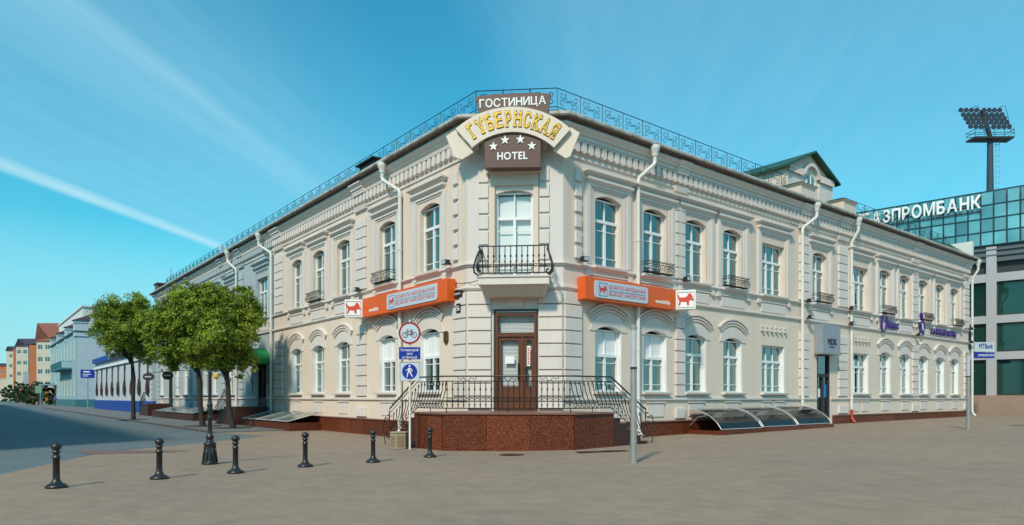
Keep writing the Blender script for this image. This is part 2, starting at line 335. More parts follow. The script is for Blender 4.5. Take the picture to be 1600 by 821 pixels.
gm=MB()
gm.box(-.35,.35,-.2,.2,0,.006)
for i in range(9): gm.box(-.31+i*.075,-.27+i*.075,-.17,.17,.006,.012,0)
gmm=gm.mesh('drain',[M['step'],M['redmetal']])
for (x,y,l) in ((2.05,17.9,'left one of two dark red grates beside the porch corner'),(2.75,18.05,'right one of two dark red grates by the steel pole')):
    node('drain_grate',gmm,None,T(x,y,zg(x)+.006,.3),l,'drain grate','grates in the paving')
node('manhole_cover',MB().lathe([(.33,0),(.33,.008),(.28,.012)],20).mesh('mc',M['step'],),None,T(-.0,17.6,.006),'flat dark cover in the paving in front of the granite porch','manhole cover')
# ---------------------------------------------------------------- the hotel
root=node('hotel_building',None,None,T(0,22,0),'two-storey cream corner hotel with chamfered entrance corner, red granite plinth and green roof','building')
def wall(fr,t0,t1,z0,z1,ops,depth=.24,room=1.1,mi=0,b=None,rv=2):
    b=b or MB(); s=fr.s
    def q(t,z): return (s*t,0,z)
    ops=sorted(ops); t=t0
    for (a,c,za,zb,rise) in ops:
        if a>t: b.poly([q(t,z0),q(a,z0),q(a,z1),q(t,z1)],mi)
        if za>z0: b.poly([q(a,z0),q(c,z0),q(c,za),q(a,za)],mi)
        ar=[(a,zb),(c,zb)] if rise==0 else arc(c-a,rise,8,(a+c)/2,zb)
        for i in range(len(ar)-1):
            (x0,y0),(x1,y1)=ar[i],ar[i+1]
            b.poly([q(x0,y0),q(x1,y1),q(x1,z1),q(x0,z1)],mi)
        ol=[(a,za)]+ar+[(c,za)]
        for i in range(len(ol)):
            (x0,y0),(x1,y1)=ol[i],ol[(i+1)%len(ol)]
            b.poly([(s*x0,0,y0),(s*x1,0,y1),(s*x1,-depth,y1),(s*x0,-depth,y0)],rv)
            b.poly([(s*x0,-depth,y0),(s*x1,-depth,y1),(s*x1,-room,y1),(s*x0,-room,y0)],1)
        b.poly([(s*x,-room,y) for x,y in ol],1)
        t=c
    if t<t1: b.poly([q(t,z0),q(t1,z0),q(t1,z1),q(t,z1)],mi)
    return b
# window meshes (centred on x, sill at z=0, y=0 is the frame plane)
def winframe(w,h,rise,cols,trans=.70,blind=0,split=.0):
    b=MB(); f=.062
    ar=arc(w-.02,rise,8,0,h) if rise else [(-w/2+.01,h-.01),(w/2-.01,h-.01)]
    ai=arc(w-.02-2*f,rise*.8,8,0,h-f*.6) if rise else [(-w/2+.01+f,h-f),(w/2-f-.01,h-f)]
    for i in range(len(ar)-1):
        b.plate([ar[i],ar[i+1],ai[i+1],ai[i]],-.05,.03)
    for s in(-1,1): b.plate([(s*(w/2-.01),0),(s*(w/2-.01),ar[0][1]),(s*(w/2-.01-f),ai[0][1]),(s*(w/2-.01-f),0)],-.05,.03)
    b.box(-w/2+.085,w/2-.085,-.05,.028,0,f)
    tz=h*trans
    b.box(-w/2+.085,w/2-.085,-.05,.045,tz-.05,tz+.05)
    n=cols; xw=w-.17
    edges=[-xw/2+xw*i/n for i in range(n+1)]
    for i in range(1,n): b.box(edges[i]-.045,edges[i]+.045,-.05,.036,f,tz-.05); b.box(edges[i]-.018,edges[i]+.018,-.03,.02,tz+.05,ai[4][1] if rise else h-f)
    for i in range(n):
        for zz in (.22,.80): b.box(edges[i]+(.045 if i else 0),edges[i+1]-(.045 if i<n-1 else 0),-.02,.01,tz*zz-.012,tz*zz+.012)
    fr=b.mesh('window_frame',M['white'])
    return fr,edges,tz,ai
def panes(w,h,rise,cols,trans,blind=False,gm='glass'):
    fr,edges,tz,ai=winframe(w,h,rise,cols,trans)
    L=[]; f=.075
    for i in range(cols):
        x0,x1=edges[i]+.02,edges[i+1]-.02
        b=MB(); b.box(x0,x1,-.030,-.022,f-.01,tz-.03); L.append(b.mesh('pane',M[gm]))
    b=MB(); 
    ol=[(edges[0]-.01,tz+.03)]+([p for p in ai] if rise else [(edges[0]-.01,h-f+.01),(edges[-1]+.01,h-f+.01)])+[(edges[-1]+.01,tz+.03)]
    b.plate(ol,-.030,-.022) 
    L.append(b.mesh('pane',M['blind'] if blind else M[gm]))
    return fr,L
def curtain(w,h,side,open_=.3,n=28,m='curtain',seed=0):
    rr=random.Random(seed); b=MB(); ph=rr.random()*6
    def strip(x0,x1):
        k=max(4,int((x1-x0)/.04)); pts=[(x0+(x1-x0)*i/k,-.28+.03*math.sin(i*1.9+ph)) for i in range(k+1)]
        for i in range(k): b.poly([(pts[i][0],pts[i][1],.02),(pts[i+1][0],pts[i+1][1],.02),(pts[i+1][0],pts[i+1][1],h),(pts[i][0],pts[i][1],h)])
    if side=='both': strip(-w/2,-w/2+w*open_); strip(w/2-w*open_,w/2)
    elif side=='full': strip(-w/2,w/2)
    elif side=='left': strip(-w/2,-w/2+w*open_)
    else: strip(w/2-w*open_,w/2)
    me=b.mesh('curtain',M[m],smooth=True); return me
WU=1.27; HU=2.22; HD=2.02
KU=panes(WU+.02,HU+.08,0,2,.68); KD=panes(WU+.02,HD+.08,0,2,.68); KDB=panes(WU+.02,HD+.08,0,2,.58,True); KWU=panes(1.78,HU-.02,0,3,.66); KWD=panes(1.78,HD,0,3,.66)
CUR=[curtain(WU,HU,'both',.3,seed=1),curtain(WU,HU,'left',.45,seed=2),curtain(WU,HU,'right',.5,seed=3),curtain(WU,HU,'full',seed=4),curtain(WU,HU,'both',.42,seed=5)]
CURW=[curtain(1.78,HU-.05,'both',.3,seed=6),curtain(1.78,HU-.05,'right',.4,seed=7)]
FULLW=curtain(1.78,HU-.05,'full',seed=8)
def window(fr,t,z,kit,cur,off=-.2,label=None):
    Mx=fr.M(t,off,z); o=node('window',kit[0],root,Mx,label)
    for p in kit[1]: node('pane',p,o,Mx)
    if cur: node('curtain',cur,o,Mx)
    return o
ZU,ZD=5.86,1.69
# (near edge t, wide?, basket?, lower blind panel?)
WR=[(1.44,0,0,1),(3.86,0,1,1),(6.24,0,0,0),(8.66,0,1,0),(11.42,1,0,0),(15.68,0,1,None),(19.5,1,0,0),(22.62,0,1,0),(25.12,0,0,0),(27.62,0,1,0),(30.1,0,0,0),(32.4,0,1,0)]
WL=[(1.66,0,0,1),(4.76,0,1,1),(8.70,0,0,0),(11.36,0,1,0),(14.02,0,0,0),(18.75,1,0,None),(24.3,1,0,0),(28.2,0,0,0),(30.6,0,0,0),(33.3,0,0,0),(36.0,0,0,0),(38.6,0,0,0),(41.2,0,0,None),(44.0,0,0,0)]
CD=(16.05,17.25)   # glass door of the shop in the right bay
LEND,REND=46.7,35.4
ZTOP=10.17
def ops(Ws,up):
    r=[]
    for (t,wd,bk,bl) in Ws:
        wth=1.78 if wd else WU
        if up: r.append((t,t+wth,ZU,ZU+(HU-.02 if wd else HU),0 if wd else .17))
        elif bl is not None: r.append((t,t+wth,ZD,ZD+HD,0 if wd else .17))
    return r
mats3=[M['wall'],M['room'],M['white']]
# right wall, in the two storeys
b=wall(FR,0,REND,4.9,ZTOP,ops(WR,1),rv=0); node('wall',b.mesh('wall',mats3),root,FR.M(),'right wing upper storey wall')
o=ops(WR,0)+[(CD[0],CD[1],.22,3.55,0)]
b=wall(FR,0,REND,-.3,4.9,o); node('wall',b.mesh('wall',[M['lowerwall'],M['room'],M['white']]),root,FR.M(),'right wing ground floor wall')
LW=17.75
b=wall(FL,0,LW,4.9,ZTOP,ops([w_ for w_ in WL if w_[0]<LW],1),rv=0); node('wall',b.mesh('wall',mats3),root,FL.M(),'left wing upper storey wall')
b=wall(FL,0,LW,-.3,4.9,ops([w_ for w_ in WL if w_[0]<LW],0)); node('wall',b.mesh('wall',[M['lowerwall'],M['room'],M['white']]),root,FL.M(),'left wing ground floor wall')
LDOOR=(19.0,20.4); LD2=(40.9,42.1)
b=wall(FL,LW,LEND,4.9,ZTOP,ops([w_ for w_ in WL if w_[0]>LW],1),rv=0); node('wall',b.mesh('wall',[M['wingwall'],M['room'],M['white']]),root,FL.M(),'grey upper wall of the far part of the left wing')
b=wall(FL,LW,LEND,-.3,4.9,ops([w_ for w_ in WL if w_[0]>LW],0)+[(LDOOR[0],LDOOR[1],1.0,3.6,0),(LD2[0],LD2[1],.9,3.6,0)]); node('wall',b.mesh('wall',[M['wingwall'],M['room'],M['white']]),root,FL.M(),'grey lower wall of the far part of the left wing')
# chamfer
SD=(.93,2.23); SB=(.93,2.11)
M['corner']=mat('corner_stucco',(.70,.655,.62),.9,streak=.2,noise=(1,.5),c2=(.63,.59,.56),spec=.2)
b=wall(FC,0,LC,4.9,ZTOP,[(SB[0],SB[1],5.28,8.02,.12)],depth=.3,rv=0); node('wall',b.mesh('wall',[M['corner'],M['room'],M['white']]),root,FC.M(),'upper wall of the chamfered corner')
b=wall(FC,0,LC,-.3,4.9,[(SD[0],SD[1],1.07,4.22,0)],depth=.28); node('wall',b.mesh('wall',[M['trim'],M['room'],M['white']]),root,FC.M(),'entrance wall of the chamfered corner')
# back walls so that the block is closed
Bk=12.
def inner(off):  # corner of the two wings' rear walls
    # intersection of lines FL off and FR off
    a=FL.p(0,off); c=FR.p(0,off); d1=FL.d; d2=FR.d
    den=d1.x*d2.y-d1.y*d2.x; tt=((c.x-a.x)*d2.y-(c.y-a.y)*d2.x)/den
    return a+d1*tt
ic=inner(-Bk); le=FL.p(LEND,-Bk); re=FR.p(REND,-Bk); lf=FL.p(LEND); rf=FR.p(REND)
loop=[lf,Vector((*PL,0)),Vector((*PR,0)),rf,re,ic,le]
b=MB()
for a,c in ((rf,re),(re,ic),(ic,le),(le,lf)): b.poly([(a.x,a.y,-.3),(c.x,c.y,-.3),(c.x,c.y,ZTOP),(a.x,a.y,ZTOP)])
node('wall',b.mesh('wall',M['wall']),root,Matrix(),'rear and end walls')
def offpt(i,off,lp=loop):
    n=len(lp); a,p,c=lp[i-1],lp[i],lp[(i+1)%n]
    d1=(p-a).normalized(); d2=(c-p).normalized()
    n1=Vector((d1.y,-d1.x,0)); n2=Vector((d2.y,-d2.x,0)); bs=(n1+n2); k=off/(1+n1.dot(n2))
    return p+bs*k
def sweep(prof,lp=loop,closed=True,cap=True):
    b=MB(); n=len(lp); k=len(prof)
    rings=[[ (offpt(i,o,lp).x,offpt(i,o,lp).y,z) for o,z in prof] for i in range(n)]
    for i in range(n if closed else n-1):
        r0,r1=rings[i],rings[(i+1)%n]
        for j in range(k-1): b.poly([r0[j],r1[j],r1[j+1],r0[j+1]])
    return b
b=sweep([(0,9.77),(.07,9.77),(.07,9.82),(.12,9.84),(.12,9.95),(.20,9.98),(.20,10.03),(.32,10.12),(.32,10.18),(.0,10.18)])
node('cornice',b.mesh('cornice',M['trim']),root)
b=sweep([(0,9.22),(.05,9.22),(.05,9.30),(0,9.30)]); node('architrave',b.mesh('architrave',M['trim']),root)
b=sweep([(.40,10.28),(.48,10.285),(.52,10.33),(.52,10.40),(.49,10.43),(.44,10.41),(.38,10.38)])
node('gutter',b.mesh('gutter',M['gutter']),root)
b=sweep([(.0,10.183),(.318,10.183),(.318,10.27),(.50,10.275)]); node('soffit',b.mesh('soffit',M['soffit']),root)
b=sweep([(.44,10.38),(-.55,10.90),(-3.4,11.30),(-6.0,11.30)]); node('roof',b.mesh('roof',M['roof']),root)
# parts that stop at the entrance: string courses only on wings + chamfer upper
b=sweep([(0,4.95),(.05,4.95),(.09,5.0),(.09,5.06),(.03,5.08),(0,5.08)]); node('string_course',b.mesh('string_course',M['trim']),root)
b=sweep([(0,5.70),(.05,5.70),(.05,5.74),(.11,5.76),(.11,5.80),(0,5.82)]); node('string_course',b.mesh('string_course',M['trim']),root)
b=MB()
for fr,x1,gaps in ((FL,LEND,[(18.9,20.6),(40.8,42.2)]),(FR,REND,[(CD[0]-.1,CD[1]+.1)])):
    t=.0 
    segs=[]; 
    for g0,g1 in gaps+[(x1,x1)]: segs.append((t,g0)); t=g1
    for a,c in segs:
        for (y,z0,z1) in ((.07,1.40,1.46),(.04,1.46,1.51)):
            P=[fr.p(a,0),fr.p(a,y),fr.p(c,y),fr.p(c,0)]; b.pris([(p.x,p.y) for p in P],z0,z1)
node('string_course',b.mesh('string_course',M['trim']),root,None,'low string course at sill level')
# granite plinth slabs
def slabs(fr,t0,t1,z1=.60,w=1.15,m='granite'):
    n=max(1,round((t1-t0)/w)); ww=(t1-t0)/n
    for i in range(n):
        me=MB().box(-ww/2+.007,ww/2-.007,0,.12,-.3,z1).mesh('granite_slab',M[m])
        node('granite_slab',me,root,fr.M(t0+ww*(i+.5),.002))
    node('plinth_coping',MB().box(fr.s*t0,fr.s*t1,0,.16,z1+.003,z1+.055).mesh('coping',M['graniteedge'],bevel=.012),root,fr.M(0,.002))
slabs(FL,1.34,18.8); slabs(FL,20.6,40.8); slabs(FL,42.2,LEND); slabs(FR,1.4,CD[0]-.12); slabs(FR,CD[1]+.25,REND)
# quoins, dentils, hoods and other repeated trim
def quoin(name,w,h=.38,pr=.085,m='trim'):
    return MB().box(-w/2,w/2,0,pr,0,h).mesh(name,M[m],bevel=.01)
def trimname(t,fr): return 'wingtrim' if (fr is FL and t>LW) else 'trim'
QM={}
def pil(fr,t0,t1,z0,z1,step=.42,pr=.085):
    key=(round(t1-t0,3),trimname(t0+.01,fr),pr)
    if key not in QM: QM[key]=quoin('quoin',t1-t0,m=key[1],pr=pr)
    z=z0
    while z+.37<=z1+.02:
        node('quoin',QM[key],root,fr.M((t0+t1)/2,.001,z)); z+=step
for fr,t0,t1 in ((FL,7.08,7.98),(FL,16.5,17.62),(FL,22.9,23.7),(FL,26.6,27.4),(FL,35.0,35.7),(FL,45.6,46.6),(FR,5.60,6.14),(FR,14.42,15.22),(FR,18.05,18.95),(FR,26.62,27.44),(FR,34.55,35.35)):
    pil(fr,t0,t1,5.9,9.1); pil(fr,t0,t1,1.55,4.8); pil(fr,t0,t1,.72,1.3)
    m='wingtrim' if fr is FL and t0>LW else 'trim'
    # cornice breaks forward over the pilaster
    w=(t1-t0)+.12; bb=MB()
    for (a,c,z0,z1) in ((.20,.20,9.74,9.84),(.22,.22,9.84,9.95),(.28,.28,9.95,10.03),(.29,.39,10.03,10.12),(.39,.39,10.12,10.17)):
        bb.fr(-w/2,w/2,-w/2-(c-a),w/2+(c-a),.0,a,c,z0,z1)
    node('cornice_break',bb.mesh('cornice_break',M[m]),root,fr.M((t0+t1)/2,.002,0)); node('architrave_break',MB().fr(-w/2,w/2,-w/2-.04,w/2+.04,0,.10,.14,9.12,9.30).mesh('ab',M[m]),root,fr.M((t0+t1)/2,.002,0))
# corner pilasters: quoins wrap round the chamfer edges on the ground floor, short ones above
for fr,a,c in ((FL,.0,.76),(FR,.0,.76)):
    pil(fr,a+.02,c,1.55+.0,4.9); 
    z=6.0
    me=quoin('quoin',.26,m='trim')
    while z<9.0: node('quoin',me,root,fr.M(.62,.001,z)); z+=.50
    pil(fr,a+.02,c,1.13,1.3) if 0 else None
mq=quoin('quoin',.76); mq2=quoin('quoin',.32,h=.43,pr=.05)
z=1.13
while z<4.8:
    node('quoin',mq,root,FC.M(.40,.001,z)); node('quoin',mq,root,FC.M(LC-.40,.001,z)); z+=.42
z=5.9
while z<8.5:
    node('quoin',mq2,root,FC.M(.53,.001,z)); node('quoin',mq2,root,FC.M(LC-.60,.001,z)); z+=.50
# dentils
dm={}
for m in('trim','wingtrim'):
    bb=MB(); bb.plate([(-.105,.06),(-.105,.30),(-.06,.36),(.06,.36),(.105,.30),(.105,.06),(.05,.0),(-.05,.0)],0,.15)
    dm[m]=bb.mesh('dentil',M[m])
for fr,end in ((FL,LEND),(FR,REND),(FC,LC)):
    n=int(end/.31); s0=(end-n*.31)/2+.155
    for i in range(n): t=s0+i*.31; node('dentil',dm[trimname(t,fr)],root,fr.M(t,.004,9.40))
b=sweep([(0,9.745),(.17,9.745),(.17,9.775),(0,9.775)]); node('dentil_band',b.mesh('dentil_band',M['trim']),root)
# upper window hoods
def hood(hw,m):
    b=MB(); z=8.60
    for (a,c,y0,y1,z0,z1) in ((hw-.16,hw-.16,.07,.07,0,.10),(hw-.13,hw-.05,.10,.18,.10,.18),(hw-.05,hw-.05,.18,.18,.18,.25),(hw-.10,hw-.10,.12,.12,.25,.33),(hw-.06,hw+.04,.16,.27,.33,.41),(hw+.04,hw+.04,.27,.27,.41,.46)):
        b.fr(-a,a,-c,c,0,y0,y1,z0,z1)
    return b.mesh('window_hood',M[m])
def surround(hw,m):
    b=MB()
    for s in(-1,1):
        x0,x1=sorted((s*(hw-.30),s*(hw-.05))); b.box(x0,x1,0,.05,0,2.98)
        x0,x1=sorted((s*(hw-.40),s*(hw-.32))); b.box(x0,x1,0,.028,.2,2.75)
        x0,x1=sorted((s*(hw-.26),s*(hw-.10))); b.box(x0,x1,.05,.068,.28,2.9)
    b.box(-hw+.32,hw-.32,0,.028,2.77,2.86)
    b.box(-hw+.08,hw-.08,0,.03,2.90,3.02)
    return b.mesh('window_surround',M[m])
def sill(hw,m): return MB().fr(-hw,hw,-hw-.0,hw+.0,-.2,.16,.18,-.09,0).mesh('sill',M[m],bevel=.01)
def apron(hw):
    b=MB(); b.box(-hw+.35,hw-.35,0,.035,0,.36); b.box(-hw+.25,hw-.25,0,.06,.40,.44)
    for s in(-1,1): b.box(min(s*(hw-.22),s*(hw-.02)),max(s*(hw-.22),s*(hw-.02)),0,.09,.34,.50)
    return b.mesh('apron_panel',M['trim'])
def lowhood(m,w=2.0):
    b=MB()
    for (ww,ri,dz_,th,y) in ((w,.36,.0,.06,.10),(w-.18,.33,-.09,.05,.075),(w-.32,.30,-.17,.04,.055)):
        o=arc(ww,ri,10,0,dz_); i_=arc(ww-th*1.2,ri-.01,10,0,dz_-th)
        for k in range(10): b.plate([o[k],o[k+1],i_[k+1],i_[k]],0,y)
    # voussoir field between the hood and the window head
    top=arc(w-.50,.28,8,0,-.26); bot=arc(WU+.04,.17,8,0,-.585)
    for k in range(8): b.plate([top[k],top[k+1],bot[k+1],bot[k]],0,.025)
    for s in(-1,1): b.plate([(s*(WU/2+.02),-.585),(s*(WU/2+.02+.26),-.585),(s*(w/2-.25),-.26),(s*(w/2-.26),-.26)],0,.025)
    return b.mesh('eyebrow_hood',M[m])
cache={}
def g(k,f,*a):
    if k not in cache: cache[k]=f(*a)
    return cache[k]
def lowapron(w): return MB().box(-w/2,w/2,0,.03,0,.46).box(-w/2-.07,w/2+.07,0,.06,.49,.53).mesh('apron_panel',M['trim'])
def basket():
    b=MB(); w=.72
    for i in range(13):
        x=-w+2*w*i/12
        b.tube([(x,0,.05),(x,.13,.0),(x,.27,.06),(x,.32,.17),(x,.26,.28),(x,.24,.36),(x,.28,.42),(x,.32,.40)],.012,4)
    for z,y in((.03,.20),(.29,.26),(.38,.25)): b.tube([(-w,0,z),(-w,y,z),(w,y,z),(w,0,z)],.014,4)
    for i in range(6):
        cx=-w+w/6+i*w/3; b.tube([(cx+.07*math.cos(a/8*6.28),.30,.16+.07*math.sin(a/8*6.28)) for a in range(9)],.010,4)
    b.box(-w,w,0,.24,.02,.035)
    return b.mesh('flower_basket',M['iron'])
bkm=basket()
ci=0
for fr,Ws in ((FR,WR),(FL,WL)):
    for (t,wd,bk,bl) in Ws:
        wth=1.78 if wd else WU; c=t+wth/2; tm=trimname(t,fr); hw=wth/2+.52 if not wd else wth/2+.42
        far=(fr is FL and t>LW)
        window(fr,c,ZU,KWU if wd else KU,(CURW[ci%2] if wd else CUR[ci%5]))
        node('window_hood',g(('h',wd,tm),hood,hw,tm),root,fr.M(c,.002,8.46)); node('window_surround',g(('s',wd,tm),surround,hw,tm),root,fr.M(c,.002,5.62))
        node('sill',g(('si',wd,tm),sill,wth/2+.14,tm),root,fr.M(c,0,ZU)); node('apron_panel',g(('ap',wd),apron,hw),root,fr.M(c,.002,5.13))
        if bk: node('flower_basket',bkm,root,fr.M(c,.03,5.90))
        if bl is not None:
            kit=KWD if wd else (KDB if bl else KD)
            window(fr,c,ZD,kit,(FULLW if wd and ci%2 else CURW[0]) if wd else CUR[(ci*2+(4 if not bl else 1))%5])
            node('sill',g(('si2',wd,tm),sill,wth/2+.12,tm),root,fr.M(c,0,ZD))
            if not wd: node('eyebrow_hood',g(('lh',tm),lowhood,tm),root,fr.M(c,.002,4.30))
            else:
                for k in range(6):
                    bb=g('drop',lambda: MB().lathe([(.02,0),(.09,.05),(.11,.07),(.11,.09)],10).mesh('stucco_drop',M['trim']))
                    node('stucco_drop',bb,root,fr.M(c-.9+k*.36,.03,4.25)); node('stucco_stud',g('stud',lambda: MB().box(-.04,.04,0,.05,0,.08).mesh('stucco_stud',M['trim'])),root,fr.M(c-.9+k*.36,.002,4.48))
            if wd: 
                for s in(-1,1): node('apron_panel',g('la2',lowapron,.62),root,fr.M(c+s*.5,.002,.80))
            else: node('apron_panel',g('la1',lowapron,.9),root,fr.M(c,.002,.80))
        ci+=1
# downpipes
def downpipe(fr,th,tp,m='pipe',zend=.25,shoe='pipe'):
    b=MB(); s=fr.s; dx=s*(tp-th)
    b.lathe([(.10,-.30),(.11,-.22),(.18,-.05),(.18,.06),(.16,.07)],10,0,.44)
    b.tube([(0,.44,-.25),(0,.44,-.50),(dx*.08,.42,-.60),(dx*.95,.16,-1.08),(dx,.14,-1.22),(dx,.14,-10.02+zend+.12)],.068,10)
    for z in (-1.35,-3.3,-5.2,-7.1,-8.8): b.lathe([(.085,z),(.085,z+.07)],10,dx,.14)
    me=b.mesh('downpipe',M[m],smooth=False); o=node('downpipe',me,root,fr.M(th,0,10.22))
    b=MB(); b.tube([(0,.14,zend+.42),(0,.14,.30),(0,.22,.12),(0,.34,.04)],.078,10); node('pipe_shoe',b.mesh('pipe_shoe',M[shoe]),o,fr.M(tp,0,0 if fr is FL else zg(fr.p(tp).x)))
downpipe(FL,4.95,4.15); downpipe(FL,18.95,17.9); downpipe(FL,24.6,23.9); downpipe(FR,3.95,3.42); downpipe(FR,15.2,14.5); downpipe(FR,19.25,19.18,shoe='redmetal'); downpipe(FR,35.75,35.65)
# roof railing
def railpanel(L,hh=.65):
    b=MB(); r=.011
    b.tube([(0,0,hh),(L,0,hh)],.016,4); b.tube([(0,0,.04),(L,0,.04)],.014,4); b.tube([(0,0,-.12),(0,0,hh+.02)],.018,4)
    m=L/2
    b.tube(spiral(.22,.47,.03,.12,0,5.5,12)+spiral(m+.0,.33,.0,.0,0,1,1)+spiral(L-.22,.20,.12,.03,2.4,-3.1,12),r,4)
    b.tube(spiral(.22,.20,.03,.12,0,-5.5,12)+[(m-.1,0,.28),(m+.1,0,.38)]+spiral(L-.22,.46,.12,.03,-2.4,3.1,12),r,4)
    b.tube(spiral(m-.13,.50,.09,.015,-1.2,-6.5,10),r,4); b.tube(spiral(m+.13,.16,.09,.015,1.9,-3.4,10),r,4)
    return b.mesh('roof_railing_panel',M['rail'])
RB=.50
def railrun(a,c,zb=10.93):
    v=c-a; L=v.length; n=max(1,round(L/1.06)); w=L/n; me=railpanel(w); ang=math.atan2(v.y,v.x)
    for i in range(n):
        p=a+v*(i/n); node('roof_railing_panel',me,root,T(p.x,p.y,zb,ang))
cl_,cr_=offpt(1,-RB),offpt(2,-RB)
railrun(cl_,FL.p(LEND-.6,-RB)); railrun(cl_,cr_); railrun(cr_,FR.p(14.9,-RB)); railrun(FR.p(19.8,-RB),FR.p(33.9,-RB))
# roof hatch, white end gable, chimney stub at the far left end
o=FL.M(8.0,-.9,11.0); node('roof_hatch',MB().box(-.8,.8,-.5,.6,.30,.36).box(-.7,.7,-.4,.45,-.3,.30).mesh('roof_hatch',M['dark']),root,o)
b=MB(); b.plate([(-.45,0),(.45,0),(.45,.85),(-.45,.55)],-.12,.12); b=MB(); A_=[FR.p(25,.25,10.46),FR.p(25,-.1,10.6),FR.p(35.15,-.9,11.42),FR.p(35.15,.28,10.44)]; b.poly([tuple(q) for q in A_]); b.poly([tuple(A_[1]),tuple(A_[2]),tuple(FR.p(35.15,-4,11.42)),tuple(FR.p(25,-4,10.6))]); node('roof_slope',b.mesh('rs',M['roof']),root,Matrix())
node('gable_parapet',MB().box(-.12,.12,-2.2,.30,10.3,11.45).mesh('gp',M['pipe']),root,FR.M(35.3,0))
node('parapet_pier',MB().box(-.6,.6,-1.2,.2,10.3,11.05).box(-.7,.7,-1.3,.3,11.05,11.15).mesh('pp',[M['brown']]),root,FL.M(45.9,0))
# gabled dormer over the right bay
dt=16.35; b=MB(); s=FR.s; yb=-.5
z0,ze,zp=10.3,12.05,13.1; hw=2.15
b.plate([(-hw,z0),(hw,z0),(hw,ze),(0,zp-.1),(-hw,ze)],yb-.2,yb)
b.box(-hw+.01,-hw+.2,yb-3.6,yb-.2,z0,ze-.05); b.box(hw-.2,hw-.01,yb-4.5,yb-.2,z0,ze)
dorm=node('dormer',b.mesh('dormer',M['wall']),root,FR.M(dt))
b=MB()
for sg in(-1,1):
    b.plate([(0,zp),(0,zp-.10),(sg*(hw+.25),ze-.14),(sg*(hw+.25),ze-.04)],yb-3.7,yb+.32)
node('dormer_roof',b.mesh('dr',M['roof']),dorm,FR.M(dt))
b=MB()
for sg in(-1,1): b.box(min(sg*2.1,sg*.75),max(sg*2.1,sg*.75),yb,yb+.06,z0,ze-.28)
for k in range(7):
    for sg in(-1,1): x=sg*(.86+k*.19); b.box(x-.06,x+.06,yb+.10,yb+.17,ze-.25,ze-.03)
for sg in(-1,1): b.box(min(sg*2.15,sg*.75),max(sg*2.15,sg*.75),yb,yb+.15,ze-.02,ze+.06)
a1=arc(1.5,.62,10,0,ze-.12); a2=arc(1.2,.5,10,0,ze-.16)
for k in range(10): b.plate([a1[k],a1[k+1],a2[k+1],a2[k]],yb,yb+.16)
node('dormer_trim',b.mesh('dt',M['trim']),dorm,FR.M(dt))
b=MB(); ol=[(-.38,10.7)]+arc(.76,.3,8,0,ze-.3)+[(.38,10.7)]; b.plate(ol,yb,yb+.03); node('dormer_pane',b.mesh('dp',M['glass']),dorm,FR.M(dt))
node('dormer_window_frame',MB().box(-.03,.03,yb+.03,yb+.06,10.7,ze-.05).box(-.38,.38,yb+.03,yb+.06,11.3,11.35).box(-.42,-.36,yb,yb+.07,10.7,ze-.3).box(.36,.42,yb,yb+.07,10.7,ze-.3).mesh('df',M['white']),dorm,FR.M(dt))
for tt in (14.6,18.55):
    b=MB(); b.box(-.62,.62,-.45,.36,10.3,10.92); b.fr(-.64,.64,-.72,.72,-.48,.38,.45,10.92,11.0); o=node('parapet_pier',b.mesh('pier',M['wall']),root,FR.M(tt))
    node('pier_cap',MB().fr(-.74,.74,-.5,.5,-.48,.47,.2,11.005,11.11).mesh('cap',M['dark']),o,FR.M(tt))
# balcony door
def box_in(fr,t0,t1,y0,y1,z0,z1,b): b.box(min(fr.s*t0,fr.s*t1),max(fr.s*t0,fr.s*t1),y0,y1,z0,z1)
b=MB()
for a,c,z0,z1 in ((.76,.90,5.3,8.62),(2.14,2.30,5.3,8.62)): box_in(FC,a,c,0,.09,z0,z1,b)
box_in(FC,.76,2.30,0,.10,8.28,8.66,b); box_in(FC,.62,2.44,0,.16,8.66,8.72,b); box_in(FC,.66,2.40,0,.12,8.9,8.98,b)
node('door_surround',b.mesh('ds',M['wall']),root,FC.M())
kit=panes(1.20,2.80,0,2,.70,gm='clear'); o=window(FC,(SB[0]+SB[1])/2,5.30,kit,None,off=-.16,label='tall white balcony door with fanlight')
node('curtain',MB().box(-.56,.56,-.14,-.12,.05,2.7).mesh('curtain',M['blind']),o,FC.M((SB[0]+SB[1])/2,-.16,5.3))
# entrance door
dx0,dx1=SD
b=MB()
def bx(t0,t1,y0,y1,z0,z1,bb): box_in(FC,t0,t1,y0,y1,z0,z1,bb)
bx(dx0,dx0+.07,-.2,.04,1.08,4.20,b); bx(dx1-.07,dx1,-.2,.04,1.08,4.20,b); bx(dx0+.07,dx1-.07,-.2,.04,4.12,4.20,b); bx(dx0+.07,dx1-.07,-.2,.02,3.44,3.56,b); bx(1.74,1.82,-.2,.0,1.09,3.44,b)
dr=node('entrance_door',b.mesh('ed',M['doorwood']),root,FC.M(),'brown framed glass entrance door with a wide and a narrow leaf')
for a,c in ((dx0+.07,1.74),(1.82,dx1-.07)):
    b=MB(); bx(a+.005,a+.09,-.14,-.03,1.1,3.43,b); bx(c-.09,c-.005,-.14,-.03,1.1,3.43,b); bx(a+.09,c-.09,-.14,-.03,3.33,3.43,b); bx(a+.09,c-.09,-.14,-.03,1.1,1.78,b); bx(a+.09,c-.09,-.14,-.02,1.78,1.86,b)
    node('door_leaf',b.mesh('leaf',M['doorwood']),dr,FC.M())
    b=MB(); bx(a+.09,c-.09,-.09,-.08,1.86,3.33,b); node('pane',b.mesh('pane',M['clear']),dr,FC.M())
b=MB(); bx(dx0+.07,dx1-.07,-.09,-.08,3.56,4.12,b); node('pane',b.mesh('pane',M['clear']),dr,FC.M())
b=MB()
z=1.84
while z<4.1: bx(dx0+.08,dx1-.08,-.24,-.21,z,z+.032,b); z+=.045
